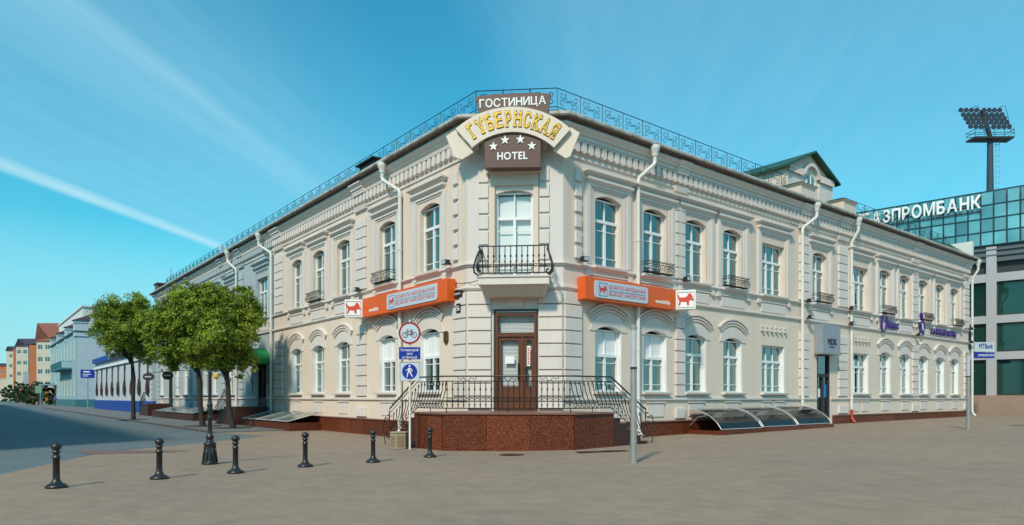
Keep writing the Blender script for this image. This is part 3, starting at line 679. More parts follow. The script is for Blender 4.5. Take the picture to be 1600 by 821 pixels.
node('blind',b.mesh('blind',M['blind']),dr,FC.M(),kind='stuff')
b=MB(); b.tube([(FC.s*1.66,0,2.05),(FC.s*1.66,.06,2.1),(FC.s*1.66,.06,2.55),(FC.s*1.66,0,2.6)],.022,8); b.tube([(FC.s*1.9,0,2.05),(FC.s*1.9,.06,2.1),(FC.s*1.9,.06,2.4),(FC.s*1.9,0,2.45)],.018,8); node('door_handle',b.mesh('dh',M['iron']),dr,FC.M())
b=MB(); bx(1.22,1.52,-.078,-.07,2.58,2.82,b); node('notice_sheet',b.mesh('ns',M['plainwhite']),dr,FC.M())
b=MB(); bx(1.92,2.03,-.078,-.07,2.50,3.15,b); node('notice_strip',b.mesh('ns',M['plainwhite']),dr,FC.M())
b=MB()
for k in range(8): bx(1.945,2.005,-.07,-.065,2.56+k*.07,2.60+k*.07,b)
node('notice_print',b.mesh('np',M['redink']),dr,FC.M())
b=MB(); bx(dx0-.07,dx0-.005,0,.03,1.08,4.26,b); bx(dx1+.005,dx1+.05,0,.03,1.08,4.26,b); bx(dx0-.07,dx1+.05,0,.035,4.265,4.32,b); node('door_reveal_strip',b.mesh('dr',M['dark']),root,FC.M())
# keystone over the entrance
b=MB(); b.plate([(-.28,4.40),(.28,4.40),(.24,4.85),(-.24,4.85)],0,.04); node('keystone',b.mesh('ks',M['lowerwall']),root,FC.M(1.55,.002))
# balcony
bal=node('balcony',None,root,FC.M(1.57,0,5.0),'small concrete balcony with bowed iron railing over the entrance')
b=MB(); b.box(-1.10,1.10,0,.88,4.97,5.25); b.box(-1.14,1.14,0,.92,5.19,5.262); node('balcony_slab',b.mesh('bs',M['trim'],bevel=.01),bal,FC.M(1.57,.003))
b=MB()
b.fr(-.9,.9,-1.04,1.04,0,.45,.82,4.66,4.97); node('balcony_corbel',b.mesh('bc',M['wall']),bal,FC.M(1.57,.003))
b=MB()
for zz,y in ((6.16,.86),(5.33,.86)): b.tube([(-1.06,.02,zz),(-1.06,y,zz),(1.06,y,zz),(1.06,.02,zz)],.022,5)
b.tube([(-1.06,.86,5.54),(1.06,.86,5.54)],.010,4)
for sg in(-1,1):
    x=sg*1.06; b.tube([(x+sg*.02,.86,6.16),(x-sg*.02,.90,6.05),(x+sg*.08,.96,5.80),(x+sg*.16,1.0,5.5),(x+sg*.14,.98,5.33),(x+sg*.04,.94,5.27),(x-sg*.05,.92,5.33),(x-sg*.03,.92,5.41),(x+sg*.04,.92,5.42)],.03,5)
    for k in range(5):
        y=.1+k*.16; b.tube([(x,y,6.16),(x+sg*.01,y,6.0),(x+sg*.10,y,5.7),(x+sg*.10,y,5.45),(x,y,5.33)],.012,4)
for k in range(14):
    x=-.98+k*.15; b.tube([(x+.05*math.cos(a/8*6.28),.87,5.56+.045*math.sin(a/8*6.28)) for a in range(9)],.009,4)
rl=node('balcony_railing',b.mesh('br',M['iron']),bal,FC.M(1.57,.0))
bb=MB().tube([(0,0,5.33),(0,0,6.16)],.014,4).box(-.03,.03,-.02,.02,5.82,5.88).box(-.03,.03,-.02,.02,5.66,5.70).mesh('baluster',M['iron'])
for k in range(12): node('baluster',bb,rl,FC.M(1.57+(-.96+k*.1745),.86,0))
# granite stair porch
porch=node('entrance_porch',None,None,T(0,19.5,0),'red granite entrance porch with curved black iron railings and steps at both sides','porch')
ZP=1.07; OL=2.2; OR_=2.3
tB,tA,tE=-1.98,-.46,1.34
tC,tD,tF=-1.72,-.16,1.44
Bp=FL.p(tB,OL); Ap=FL.p(tA,OL); Cp=FR.p(tC,OR_); Dp=FR.p(tD,OR_)
def inset(p,k=.03): return p
foot=[Vector((*PL,0)),Vector((*PR,0)),FR.p(tD,0),Dp,Cp,Bp,Ap,FL.p(tA,0)]
b=MB(); b.pris([(p.x,p.y) for p in foot],-.3,ZP-.05); node('porch_core',b.mesh('pc',M['granite']),porch)
b=MB(); cp=[Vector((*PL,0)),Vector((*PR,0)),FR.p(tD,0),FR.p(tD,OR_+.08),Cp+(Cp-Vector((0,21,0))).normalized()*.10,Bp+(Bp-Vector((0,21,0))).normalized()*.10,FL.p(tA,OL+.08),FL.p(tA,0)]
b.pris([(p.x,p.y) for p in cp],ZP-.05,ZP); node('porch_deck',b.mesh('pd',M['graniteedge']),porch)
def slabrun(a,c,n,z1=ZP-.055,zb=-.2,wds=None):
    v=c-a; L=v.length; ang=math.atan2(v.y,v.x); w=L/n
    for i in range(n):
        me=MB().box(.008,w-.008,-.035,0,zb,z1).mesh('granite_slab',M['granite']); p=a+v*(i/n); node('granite_slab',me,porch,T(p.x,p.y,0,ang))
slabrun(Bp,Cp,3); slabrun(Ap,Bp,2); slabrun(Cp,Dp,2)
RIS=ZP/6
for fr,t0,O,n in ((FL,tA,OL,5),(FR,tD,OR_,5)):
    for i in range(n):
        z1=ZP-RIS*(i+1)
        b=MB(); b.box(min(fr.s*(i*.3),fr.s*(i*.3+.3)),max(fr.s*(i*.3),fr.s*(i*.3+.3)),.13,O-.0,-.2,z1-.03); b.box(min(fr.s*(i*.3+.0),fr.s*(i*.3+.33)),max(fr.s*(i*.3),fr.s*(i*.3+.33)),.13,O+.03,z1-.03,z1)
        node('step',b.mesh('step',M['step']),porch,fr.M(t0))
# porch railings
def spbal():
    b=MB(); b.tube([(0,0,.13),(0,0,.88)],.012,4); b.tube([(0,0,.13),(.0,.03,.2),(0,0,.27)],.012,4); b.box(-.022,.022,-.022,.022,.62,.68); b.box(-.02,.02,-.02,.02,.20,.24)
    b.tube([(.055*math.cos(a/8*6.28)+.08,0,.36+.04*math.sin(a/8*6.28)) for a in range(9)],.008,4)
    return b.mesh('baluster',M['iron'])
def bellbal():
    b=MB(); pts=[(-.03,0,.25),(.03,0,.27),(.045,0,.21),(0,0,.14),(-.07,0,.16),(-.09,.02,.26),(-.03,.05,.42),(.06,.05,.62),(.12,.02,.80),(.17,0,.86),(.2,0,.80),(.17,0,.77)]
    b.tube(pts,.013,4); return b.mesh('baluster',M['iron'])
SPB,BB=spbal(),bellbal()
def railing(a,c,za,zc,kind,n,flip=1,post=True):
    v=c-a; L=math.hypot(v.x,v.y); ang=math.atan2(v.y,v.x); sl=(zc-za)/L
    b=MB()
    b.tube([(0,0,za+1.02),(L,0,zc+1.02)],.024,6); b.tube([(0,0,za+.88),(L,0,zc+.88)],.013,4); b.tube([(0,0,za+.12),(L,0,zc+.12)],.014,4)
    if kind=='s': b.tube([(0,0,za+.42),(L,0,zc+.42)],.009,4); b.tube([(0,0,za+.31),(L,0,zc+.31)],.009,4)
    k=0
    m_=L/2
    for x in [L*.18,L*.5,L*.82] if L>2 else [L*.5]:
        z=za+sl*x
        for sg in(-1,1): b.tube([(x+sg*(.02),0,z+.88),(x+sg*.10,0,z+.98),(x+sg*.2,0,z+.93+sl*sg*.2),(x+sg*.27,0,z+.97+sl*sg*.27),(x+sg*.25,0,z+1.0+sl*sg*.25)],.010,4)
    for x in ((.06,L*.5,L-.06) if L>2 else (L*.5,)): b.tube([(x,0,za+sl*x-.01),(x,0,za+sl*x+.13)],.014,4)
    Mx=T(a.x,a.y,0,ang); o=node('railing',b.mesh('railing',M['iron']),porch,Mx)
    for i in range(n):
        x=L*(i+.5)/n
        mm=Mx@Matrix.Translation((x,0,za+sl*x))@Matrix.Diagonal((flip,1,1,1))
        node('baluster',SPB if kind=='s' else BB,o,mm)
    return o
iB=Bp+Vector((.03,.09,0)); iC=Cp+Vector((-.03,.09,0))
A2=FL.p(tA,OL-.08); D2=FR.p(tD,OR_-.08)
railing(iB,iC,ZP,ZP,'s',23); railing(A2,iB,ZP,ZP,'b',9,-1 if 0 else 1); railing(iC,D2,ZP,ZP,'b',9,-1)
EL=FL.p(tE-.1,OL-.08); ER=FR.p(tF-.1,OR_-.08)
railing(EL,A2,.12,ZP,'b',9,1); railing(D2,ER,ZP,.12,'b',9,-1)
def terminal(p,ang,sg):
    b=MB()
    b.tube([(x*sg,y,z) for x,y,z in spiral(.10,.90,.02,.10,0,5.2,12)+[(.30,0,.86),(.42,0,.60),(.42,0,.35),(.33,0,.12),(.30,0,0.0)]],.017,5)
    b.tube([(x*sg,y,z) for x,y,z in [(.0,0,1.10),(.05,0,1.03),(.02,0,.95)]+spiral(.12,.34,.20,.04,2.2,8.5,16)],.016,5)
    b.tube([(x*sg,y,z) for x,y,z in spiral(.14,.62,.13,.03,-1.2,-7,14)],.014,5)
    node('railing_scroll',b.mesh('scroll',M['iron']),porch,T(p.x,p.y,zg(p.x),ang))
terminal(EL,math.atan2(FL.d.y,FL.d.x),1); terminal(ER,math.atan2(FR.d.y,FR.d.x),1)
# shop door in the right bay
b=MB(); cx_=(CD[0]+CD[1])/2; w=CD[1]-CD[0]
zf=.24
b.box(-w/2,-w/2+.09,-.2,.0,zf,3.55); b.box(w/2-.09,w/2,-.2,.0,zf,3.55); b.box(-w/2+.09,w/2-.09,-.2,.0,3.45,3.55); b.box(-w/2+.09,w/2-.09,-.2,.0,2.45,2.6); b.box(-.06,.06,-.2,-.01,zf,2.45); b.box(-w/2+.09,w/2-.09,-.18,-.03,zf,.75)
o=node('shop_door',b.mesh('sd',M['dark']),root,FR.M(cx_),'dark framed glass shop door under a grey box sign')
node('pane',MB().box(-w/2+.09,w/2-.09,-.10,-.09,2.6,3.45).mesh('pane',M['darkglass']),o,FR.M(cx_)); node('pane',MB().box(-w/2+.09,-.06,-.10,-.09,.75,2.45).box(.06,w/2-.09,-.10,-.09,.75,2.45).mesh('pane',M['darkglass']),o,FR.M(cx_))
node('sticker',MB().box(-.44,-.16,-.088,-.08,1.5,2.1).mesh('st',mat('blue_sticker',(.03,.22,.60),.4)),o,FR.M(cx_)); node('sticker',MB().box(.14,.36,-.088,-.08,1.5,1.9).mesh('st',M['plainwhite']),o,FR.M(cx_))
# left wing doors, steps and green awning
for (a,c),awn in ((LDOOR,1),(LD2,0)):
    w=c-a; cc=(a+c)/2; b=MB(); b.box(-w/2,-w/2+.1,-.2,-.0,1.0,3.6); b.box(w/2-.1,w/2,-.2,-.0,1.0,3.6); b.box(-w/2+.1,w/2-.1,-.2,0,3.48,3.6); b.box(-.05,.05,-.2,-.03,1.0,3.48); b.box(-w/2+.1,w/2-.1,-.2,-.03,1.0,1.5)
    o=node('side_door',b.mesh('sd',M['dark']),root,FL.M(cc)); node('pane',MB().box(-w/2+.1,w/2-.1,-.12,-.11,1.5,3.48).mesh('pane',M['darkglass']),o,FL.M(cc))
    st=node('door_steps',None,None,FL.M(cc+1.2,1.4,0),'dark red stone steps to the door under the green awning' if awn else 'dark stone steps with iron handrail by the blue house','steps')
    for i in range(5):
        node('step',MB().box(-1.2+0,1.5+i*.3,0,2.0,-.1,1.0-.19*i-.001*i).mesh('step',M['step']) if 0 else MB().box(1.1+i*.32,1.1+(i+1)*.32,.15,1.8,-.1,1.0-.17*(i+1)).mesh('step',M['step']),st,FL.M(cc-.3 if awn else cc-4.2+0,0,0) if awn else FL.M(cc,0,0))
    node('landing',MB().box(-.9,1.1,.15,1.8,-.1,1.0).mesh('landing',M['step']),st,FL.M(cc-.3 if awn else cc))
    b=MB()
    x0=1.1 if awn else 1.1
    b.tube([(x0-.9,1.75,1.9),(x0,1.75,1.9),(x0+1.6,1.75,1.05)]+[(x0+1.75,1.75,1.0),(x0+1.78,1.75,.9),(x0+1.7,1.75,.88)],.022,5)
    b.tube([(x0-.9,1.75,1.15),(x0,1.75,1.15),(x0+1.6,1.75,.3)],.014,4)
    for k in range(12):
        x=x0-.85+k*.21; dzz=0 if x<x0 else -(x-x0)*.53
        b.tube([(x,1.75,1.15+dzz),(x+.05,1.80,1.4+dzz),(x-.03,1.78,1.7+dzz),(x,1.75,1.9+dzz)],.011,4)
        b.tube([(x+.06*math.cos(a_/8*6.28),1.76,1.30+dzz+.06*math.sin(a_/8*6.28)) for a_ in range(9)],.009,4)
    node('handrail',b.mesh('hr',M['iron']),st,FL.M(cc-.3 if awn else cc))
aw=node('green_awning',None,None,FL.M(19.75,0,3.5),'rounded bright green awning over the side door left of the downpipe','awning')
b=MB(); n=12; Rw,Hh,Dp_=1.45,.72,1.5
pts=[(-Rw*math.cos(math.pi*i/n),3.45+Hh*math.sin(math.pi*i/n)) for i in range(n+1)]
for i in range(n): b.poly([(pts[i][0],0,pts[i][1]),(pts[i+1][0],0,pts[i+1][1]),(pts[i+1][0],Dp_,pts[i+1][1]),(pts[i][0],Dp_,pts[i][1])])
b.poly([(x,Dp_,z) for x,z in pts]); b.box(-Rw,Rw,0,Dp_,3.28,3.45)
node('awning_cover',b.mesh('ac',M['greenawn']),aw,FL.M(19.75))
b=MB()
for sg in(-1,1): b.tube([(sg*Rw*.9,Dp_-.1,3.28),(sg*Rw*.9,.9,3.1),(sg*Rw*.9,.4,2.9),(sg*Rw*.9,.05,2.2)],.02,4); b.tube([(sg*Rw*.9,y,z) for y,_,z in [(.05,0,3.3)]+spiral(.55,3.2,.25,.04,1,7.5,16)],.015,4); b.tube([(sg*Rw*.9,.08,1.7),(sg*Rw*.9,.08,3.5)],.02,4)
node('awning_bracket',b.mesh('ab',M['iron']),aw,FL.M(19.75))
# ---------------------------------------------------------------- basement light-well covers
def canopyR(t0,t1,lab):
    w=t1-t0; tc_=(t0+t1)/2; zb=zg(FR.p(tc_).x); th=node('lightwell_cover',None,None,FR.M(tc_,.2,zb),lab,'canopy','curved smoked covers over the basement wells')
    pr=[(.02,.92),(.35,.88),(.7,.78),(1.0,.62),(1.25,.42),(1.42,.20)]
    b=MB()
    for i in range(len(pr)-1):
        (y0,z0),(y1,z1)=pr[i],pr[i+1]; b.poly([(-w/2+.03,y0,z0),(w/2-.03,y0,z0),(w/2-.03,y1,z1),(-w/2+.03,y1,z1)]); 
    node('canopy_sheet',b.mesh('cs',M['smoke'],smooth=True),th,FR.M(tc_,.12,zb))
    b=MB()
    for sg in(-1,1): b.tube([(sg*(w/2-.02),y,z+.012) for y,z in pr],.014,5)
    b.tube([(-w/2+.02,1.42,.20),(w/2-.02,1.42,.20)],.016,5)
    node('canopy_rim',b.mesh('cr',M['frost']),th,FR.M(tc_,.12,zb))
    b=MB(); b.box(-w/2,w/2,1.28,1.5,-.25,.16); b.box(-w/2,-w/2+.15,.0,1.28,-.25,.14); b.box(w/2-.15,w/2,.0,1.28,-.25,.14); node('well_wall',b.mesh('ww',M['granite']),th,FR.M(tc_,.13,zb))
    node('canopy_bracket',MB().tube([(0,.0,.30),(0,.35,.62),(0,.8,.68)],.02,4).mesh('cb',M['steel']),th,FR.M(t0+.1,.12,zb))
canopyR(6.25,8.95,'nearest curved smoked cover on red granite, left of the row under the right wing windows')
canopyR(9.0,11.55,'middle curved smoked cover of three along the right wing plinth')
canopyR(11.6,14.35,'farthest curved smoked cover, beside the downpipe left of the shop door')
th=node('lightwell_cover',None,None,FL.M(14.0,.6,0),'sloping glass cover on granite walls below the left wing windows, right of the downpipe','canopy')
w=6.4; tc_=13.0
b=MB(); b.poly([(-w/2,.02,.78),(w/2,.02,.78),(w/2,1.5,.42),(-w/2,1.5,.42)]); node('canopy_sheet',b.mesh('cs',mat('ribbed_grey_glass',(.20,.22,.19),.15,noise=(4,.8),c2=(.09,.10,.09))),th,FL.M(14.6,.13))
b=MB()
for k in range(4): x=-w/2+w*k/3; b.tube([(x,.02,.80),(x,1.5,.44)],.02,4)
b.tube([(-w/2,1.5,.43),(w/2,1.5,.43)],.022,4); node('canopy_rim',b.mesh('cr',M['frost']),th,FL.M(14.6,.13))
b=MB(); b.box(-w/2,w/2,1.25,1.45,-.2,.36); b.box(-w/2,-w/2+.15,0,1.25,-.2,.36); b.box(w/2-.15,w/2,0,1.25,-.2,.36); node('well_wall',b.mesh('ww',M['granite']),th,FL.M(14.6,.13))
th=node('lightwell_cover',None,None,FL.M(34.0,.6,0),'long low glass well cover beyond the tree trunks on the left street','canopy')
b=MB(); w=12
b.poly([(-w/2,.02,.85),(w/2,.02,.85),(w/2,1.8,.5),(-w/2,1.8,.5)]); node('canopy_sheet',b.mesh('cs',mat('ribbed_blue_glass',(.22,.27,.28),.2,noise=(3,.8),c2=(.12,.15,.16))),th,FL.M(32.5,.13))
b=MB(); b.box(-w/2,w/2,1.6,1.8,-.2,.45); b.box(-w/2,-w/2+.2,0,1.6,-.2,.45); b.box(w/2-.2,w/2,0,1.6,-.2,.45); node('well_wall',b.mesh('ww',M['step']),th,FL.M(32.5,.13))
# ---------------------------------------------------------------- hotel sign
def CP(px,py,off):     # photo pixel to (s,z) on the plane off metres in front of the chamfer
    q=FC.p(0,off); r=(px-CX)/F; s_=(r*q.y-q.x)/(FC.d.x-r*FC.d.y); Y=q.y+FC.d.y*s_
    return FC.s*s_,CH+(H0-py)/F*Y
sg_=node('hotel_sign',None,None,FC.M(1.5,.5,9.5),'tall brown and cream hotel sign with gold arched lettering and four stars','sign')
OF=.62
def P2(l,off=OF): return [CP(x,y,off) for x,y in l]
b=MB(); b.plate(P2([(743,151),(770,147),(800,145.5),(830,144.5),(861,146),(855,182),(749,182)]),OF-.14,OF-.02); node('sign_board',b.mesh('sb',M['brown'],bevel=.006),sg_,FC.M())
b=MB(); b.plate(P2([(757,205),(845,205),(845,261),(757,262)]),OF-.34,OF-.03); node('sign_board',b.mesh('sb',M['brown'],bevel=.006),sg_,FC.M(),'box with HOTEL and four stars')
cxp,cyp,R1,R2=802,302,134.,95.
def ap(r,a): return (cxp+r*math.sin(R_(a)),cyp-r*math.cos(R_(a)))
NA=18; aa=[-42+84*i/NA for i in range(NA+1)]
b=MB()
for i in range(NA): b.plate(P2([ap(R1,aa[i]),ap(R1,aa[i+1]),ap(R2,aa[i+1]),ap(R2,aa[i])]),OF-.06,OF+.05)
node('sign_ribbon',b.mesh('ribbon',M['signcream']),sg_,FC.M())
for sgn in(-1,1):   # folded tails of the ribbon
    b=MB()
    if sgn<0: f=[(712,204),(697,214),(710,247),(722,251),(741,239),(733,228)]
    else: f=[(892,200),(906,209),(891,246),(884,249),(864,236),(872,226)]
    b.plate(P2(f,OF-.16),OF-.20,OF-.10); node('ribbon_tail',b.mesh('tail',M['signcream'],bevel=.01),sg_,FC.M())
def place(word,h,px,py,mat_,parent,off,name='letter',bold=.012,track=.14,width=None,arcr=None,ext=.03,slab=False):
    ms=[(textmesh(c,h,ext,mat_,bold)) if c!=' ' else (None,h*.35) for c in word]
    tot=sum(w for _,w in ms)+h*track*(len(ms)-1); k=1
    if width: k=width/tot
    return ms,tot,k
def word_on(fr,word,h,t,z,off,mat_,parent,width=None,bold=.012,track=.12,ext=.03,rot=0,one=False,shear=0,name='letter'):
    if one:
        me,w=textmesh(word,h,ext,mat_,bold,shear=shear); k=(width/w) if width else 1
        return node('lettering',me,parent,fr.MT(t,off,z,rot)@Matrix.Diagonal((k,1,1,1)))
    ms=[(textmesh(c,h,ext,mat_,bold,shear=shear)) if c!=' ' else (None,h*.35) for c in word]
    tot=sum(w for _,w in ms)+h*track*(len(ms)-1); k=(width/tot) if width else 1
    x=-tot*k/2
    for me,w in ms:
        if me: node(name,me,parent,fr.MT(t,off,z,rot)@Matrix.Translation((x+w*k/2,0,0))@Matrix.Diagonal((k,1,1,1)))
        x+=(w+h*track)*k
def c_t(px,py,off): s_,z=CP(px,py,off); return FC.s*s_,z
t_,z_=c_t(801,165.5,OF); word_on(FC,'ГОСТИНИЦА',.25,t_,z_,OF-.015,M['plainwhite'],sg_,width=2.08,bold=.02,rot=.02,ext=.012)
t_,z_=c_t(800.5,249,OF); word_on(FC,'HOTEL',.235,t_,z_,OF-.025,M['plainwhite'],sg_,width=.95,bold=.025,ext=.012)
for (x,y) in ((771,229),(789,219),(813,218),(831,228)):
    t_,z_=c_t(x,y,OF); st_=[((.15 if i%2==0 else .06)*math.sin(i*math.pi/5),(.15 if i%2==0 else .06)*math.cos(i*math.pi/5)) for i in range(10)]
    b=MB().plate(st_,0,.03); node('star',b.mesh('star',M['plainwhite']),sg_,FC.M(t_,OF-.028,z_))
W_='ГУБЕРНСКАЯ'; RM=(R1+R2)/2-11
angs=[-33.5+67*i/(len(W_)-1) for i in range(len(W_))]
for ch,a in zip(W_,angs):
    x,y=ap(RM,a); t_,z_=c_t(x,y,OF)
    for mt,bo,of,e_ in (('maroon',.040,OF+.052,.012),('gold',.016,OF+.062,.015)):
        me,w=textmesh(ch,.47,e_,M[mt],bo)
        Mx=FC.MT(t_,of,z_,-R_(a)); k=.235/w
        if ch in 'ГР': k=.19/w
        # slab serifs at the letter feet and head
        bm=bmesh.new(); bm.from_mesh(me); gr=.020 if mt=='maroon' else 0
        hw_=w/2
        rects=[]
        legs={'Г':[-.32],'У':[0],'Б':[-.0],'Е':[0],'Р':[-.30],'Н':[-.34,.34],'С':[],'К':[-.34,.34],'А':[-.34,.34],'Я':[-.34,.34]}[ch]
        for lx in legs: rects.append((lx*w-.08,lx*w+.08,-.01,.055))
        for lx in {'У':[-.32,.32],'Н':[-.34,.34],'К':[-.34,.34],'А':[0],'Г':[-.3],'Р':[-.3],'Я':[.3],'Б':[-.3],'Е':[-.3]}.get(ch,[]): rects.append((lx*w-.08,lx*w+.08,.375,.43))
        for (x0,x1,y0,y1) in rects:
            bmesh.ops.create_cube(bm,size=1,matrix=Matrix.Translation(((x0+x1)/2,(y0+y1)/2,e_/2+.001))@Matrix.Diagonal((x1-x0+2*gr,y1-y0+2*gr,e_+.004,1)))
        bm.to_mesh(me); bm.free()
        node('letter' if mt=='gold' else 'letter_backing',me,sg_,Mx@Matrix.Diagonal((k,1,1,1)))
# ---------------------------------------------------------------- bank signs
def banksign(fr,pxn,pxf,yn,ynb,lab,lion_mirror):
    OB=.42
    tn,tf=tof(fr,pxn,OB),tof(fr,pxf,OB); z1=zof(fr,pxn,yn,OB); z0=zof(fr,pxn,ynb,OB)
    th=node('bank_sign',None,None,fr.M((tn+tf)/2,0,(z0+z1)/2),lab,'sign','orange bank signs on both wings')
    s=fr.s; tip=(tf+.42,.98)
    b=MB(); b.pris([(s*tn,.06),(s*tn,OB),(s*tf,OB),(s*tf,.06)],z0,z1); node('sign_box',b.mesh('sb',M['orange'],bevel=.012),th,fr.M())
    b=MB(); b.pris([(s*(tf+.012),.06),(s*(tf+.012),OB-.02),(s*tip[0],tip[1]),(s*(tip[0]+.35),.06)],z0+.02,z1-.02); node('lion_box',b.mesh('lb',M['plainwhite'],bevel=.012),th,fr.M())
    H=z1-z0; L=tf-tn
    # pale panel with rounded corners, near the corner of the building
    p0,p1=tn+L*.09,tn+L*.66; b=MB(); r=.09; pts=[]
    for (cx2,cz2,a0) in ((p1-r,z1-.09-r,0),(p0+r,z1-.09-r,90),(p0+r,z0+.09+r,180),(p1-r,z0+.09+r,270)):
        for k in range(5): a=R_(a0+k*22.5); pts.append((s*(cx2+r*math.cos(a)),cz2+r*math.sin(a)))
    b.plate(pts,OB+.002,OB+.03); node('sign_panel',b.mesh('sp',M['panelblue']),th,fr.M())
    # logo frame and two lines of writing; the reader's left is the far end on the left wing, the near end on the right wing
    left=(p1 if fr is FL else p0); dr_=-1 if fr is FL else 1
    lc=left+dr_*.38
    b=MB()
    for (x0,x1,y0,y1) in ((-.19,.19,.20,.215),(-.19,.19,-.215,-.20),(-.19,-.175,-.2,.2),(.175,.19,-.2,.2)): b.box(x0,x1,0,.006,y0,y1)
    node('logo_frame',b.mesh('lf',M['blueink']),th,fr.M(lc,OB+.031,(z0+z1)/2))
    lion=[(-.45,.18),(-.30,.42),(-.16,.38),(-.08,.20),(.15,.14),(.38,.16),(.48,.36),(.56,.30),(.46,.05),(.40,-.1),(.48,-.34),(.36,-.38),(.30,-.12),(.08,-.14),(-.04,-.14),(-.10,-.38),(-.22,-.36),(-.2,-.12),(-.30,-.02),(-.48,-.10),(-.52,.05),(-.40,.08)]
    def lionmesh(k,m,mir): b=MB(); b.plate([(mir*x*k,z*k) for x,z in lion],0,.008); return b.mesh('lion',M[m])
    node('lion_emblem',lionmesh(.32,'redink',1),th,fr.M(lc,OB+.032,(z0+z1)/2))
    tl=(lc+dr_*.28+ (left+dr_*(p1-p0)-dr_*.12))/2; wd_=abs((left+dr_*(p1-p0)-dr_*.12)-(lc+dr_*.28))
    zm=(z0+z1)/2
    word_on(fr,'БЕЛАРУСКI НАРОДНЫ БАНК',.13,tl,zm+.05,OB+.03,M['pinkink'],th,width=wd_,one=True,ext=.006,bold=.004)
    word_on(fr,'BELARUSKY NARODNY BANK',.13,tl,zm-.17,OB+.03,M['pinkink'],th,width=wd_,one=True,ext=.006,bold=.004)
    node('panel_rule',MB().box(-wd_/2,wd_/2,0,.006,0,.018).mesh('pr',M['blueink']),th,fr.M(tl,OB+.03,zm-.02))
    word_on(fr,'www.bnb.by',.15,tn+L*.84,z0+.16,OB+.002,M['plainwhite'],th,width=.80,one=True,ext=.01,bold=.02)
    # lion panel on the angled end
    a=fr.p(tf+.012,OB-.02); c=fr.p(*tip); mid=(a+c)/2; v=(c-a); ang=math.atan2(v.y,v.x); nn_=Vector((v.y,-v.x,0)).normalized()
    if nn_.y>0: nn_=-nn_
    x=-(Vector((0,0,1)).cross(nn_)); x=Vector((-nn_.y,nn_.x,0)); 
    RM_=Matrix(((x.x,nn_.x,0,0),(x.y,nn_.y,0,0),(0,0,1,0),(0,0,0,1))) if x.cross(nn_).z>0 else Matrix(((-x.x,nn_.x,0,0),(-x.y,nn_.y,0,0),(0,0,1,0),(0,0,0,1)))
    Mx=Matrix.Translation(mid+nn_*.004+Vector((0,0,zm)))@RM_
    wp=v.length
    b=MB()
    for q in ((-wp/2+.06,wp/2-.06,H/2-.10,H/2-.085),(-wp/2+.06,wp/2-.06,-H/2+.085,-H/2+.10),(-wp/2+.06,-wp/2+.075,-H/2+.1,H/2-.1),(wp/2-.075,wp/2-.06,-H/2+.1,H/2-.1)): b.box(q[0],q[1],0,.012,q[2],q[3])
    node('lion_frame',b.mesh('lf',M['steel']),th,Mx); node('lion_emblem',lionmesh(.58*min(1,wp/.75),'redink',lion_mirror),th,Mx)
banksign(FL,698,566,434.5,470,'orange bank sign on the left wing, its lion panel at the far left end',1)
banksign(FR,914,1056,431,467,'orange bank sign on the right wing, its lion panel at the far right end',1)
# ---------------------------------------------------------------- plaques and small wall lights
o=node('street_name_plaque',None,None,FL.M(.35,.06,4.95),'small black cast street name plaque with an oval centre, above the number 56','plaque')
b=MB(); b.box(-.28,.28,0,.03,-.10,.10); b.plate([(.20*math.cos(a/16*6.283),.155*math.sin(a/16*6.283)) for a in range(16)],0,.036); node('plate',b.mesh('pl',M['iron']),o,FL.M(.42,.092,4.86)); word_on(FL,'ЛЕНИНСКАЯ',.055,.42,4.835,.130,M['plainwhite'],o,one=True,width=.42,ext=.004)
o=node('house_number_plate',None,None,FL.M(.35,.06,4.4),'black square house number plate reading 56 on the left corner quoins','plaque')
node('plate',MB().box(-.125,.125,0,.03,-.15,.15).mesh('pl',M['iron'],bevel=.02),o,FL.M(.36,.088,4.40)); word_on(FL,'56',.17,.36,4.315,.119,M['plainwhite'],o,one=True,width=.18,ext=.004)
b=MB(); b.plate([(-.13,.18),(-.09,.22),(.09,.22),(.13,.18),(.13,-.12),(0,-.24),(-.13,-.12)],0,.04); node('shield_plaque',b.mesh('sh',M['bronze'],bevel=.008),None,FL.M(1.2,.02,3.5),'bronze shield shaped plaque on the wall left of the entrance','plaque')
fl=MB(); fl.box(-.13,.13,.10,.28,-.05,.10).box(-.05,.05,0,.12,-.04,.02); fl.box(-.11,.11,.28,.29,-.03,.08,1)
flm=fl.mesh('floodlight',[M['iron'],M['frost']])
for fr,t,z,l in ((FL,.85,5.92,'black wall floodlight on the left corner, upper of two'),(FL,.70,5.25,'black wall floodlight on the left corner, lower of two beside the orange sign'),(FR,.70,5.92,'black wall floodlight on the right corner, upper of two'),(FR,.70,5.25,'black wall floodlight on the right corner, lower of two beside the orange sign'),
    (FL,7.5,5.85,'black wall floodlight above the lion panel of the left bank sign'),(FR,6.0,5.85,'black wall floodlight above the lion panel of the right bank sign'),(FR,14.95,5.85,'upper black wall floodlight beside the right wing downpipe left of the bay'),(FR,15.0,5.1,'lower black wall floodlight above the left edge of the shop sign'),(FR,19.0,5.85,'upper black wall floodlight at the downpipe right of the shop sign'),(FR,19.0,5.1,'lower black wall floodlight at the downpipe right of the shop sign'),(FR,27.0,5.0,'black wall floodlight under the purple emblem'),(FR,35.2,5.85,'upper black wall floodlight at the far right corner'),(FR,35.2,5.0,'lower black wall floodlight at the far right corner')):
    node('wall_floodlight',flm,None,fr.M(t,.08,z),l,'floodlight','small floodlights on the hotel walls')
# thin cables along the corner
b=MB(); b.tube([tuple(FL.p(.65,.14,5.22)),tuple(FC.p(.15,.10,5.18)),tuple(FC.p(.35,.10,5.24)),tuple(FC.p(.55,.10,5.5))],.012,4); node('cable',b.mesh('cable',M['iron']),root)
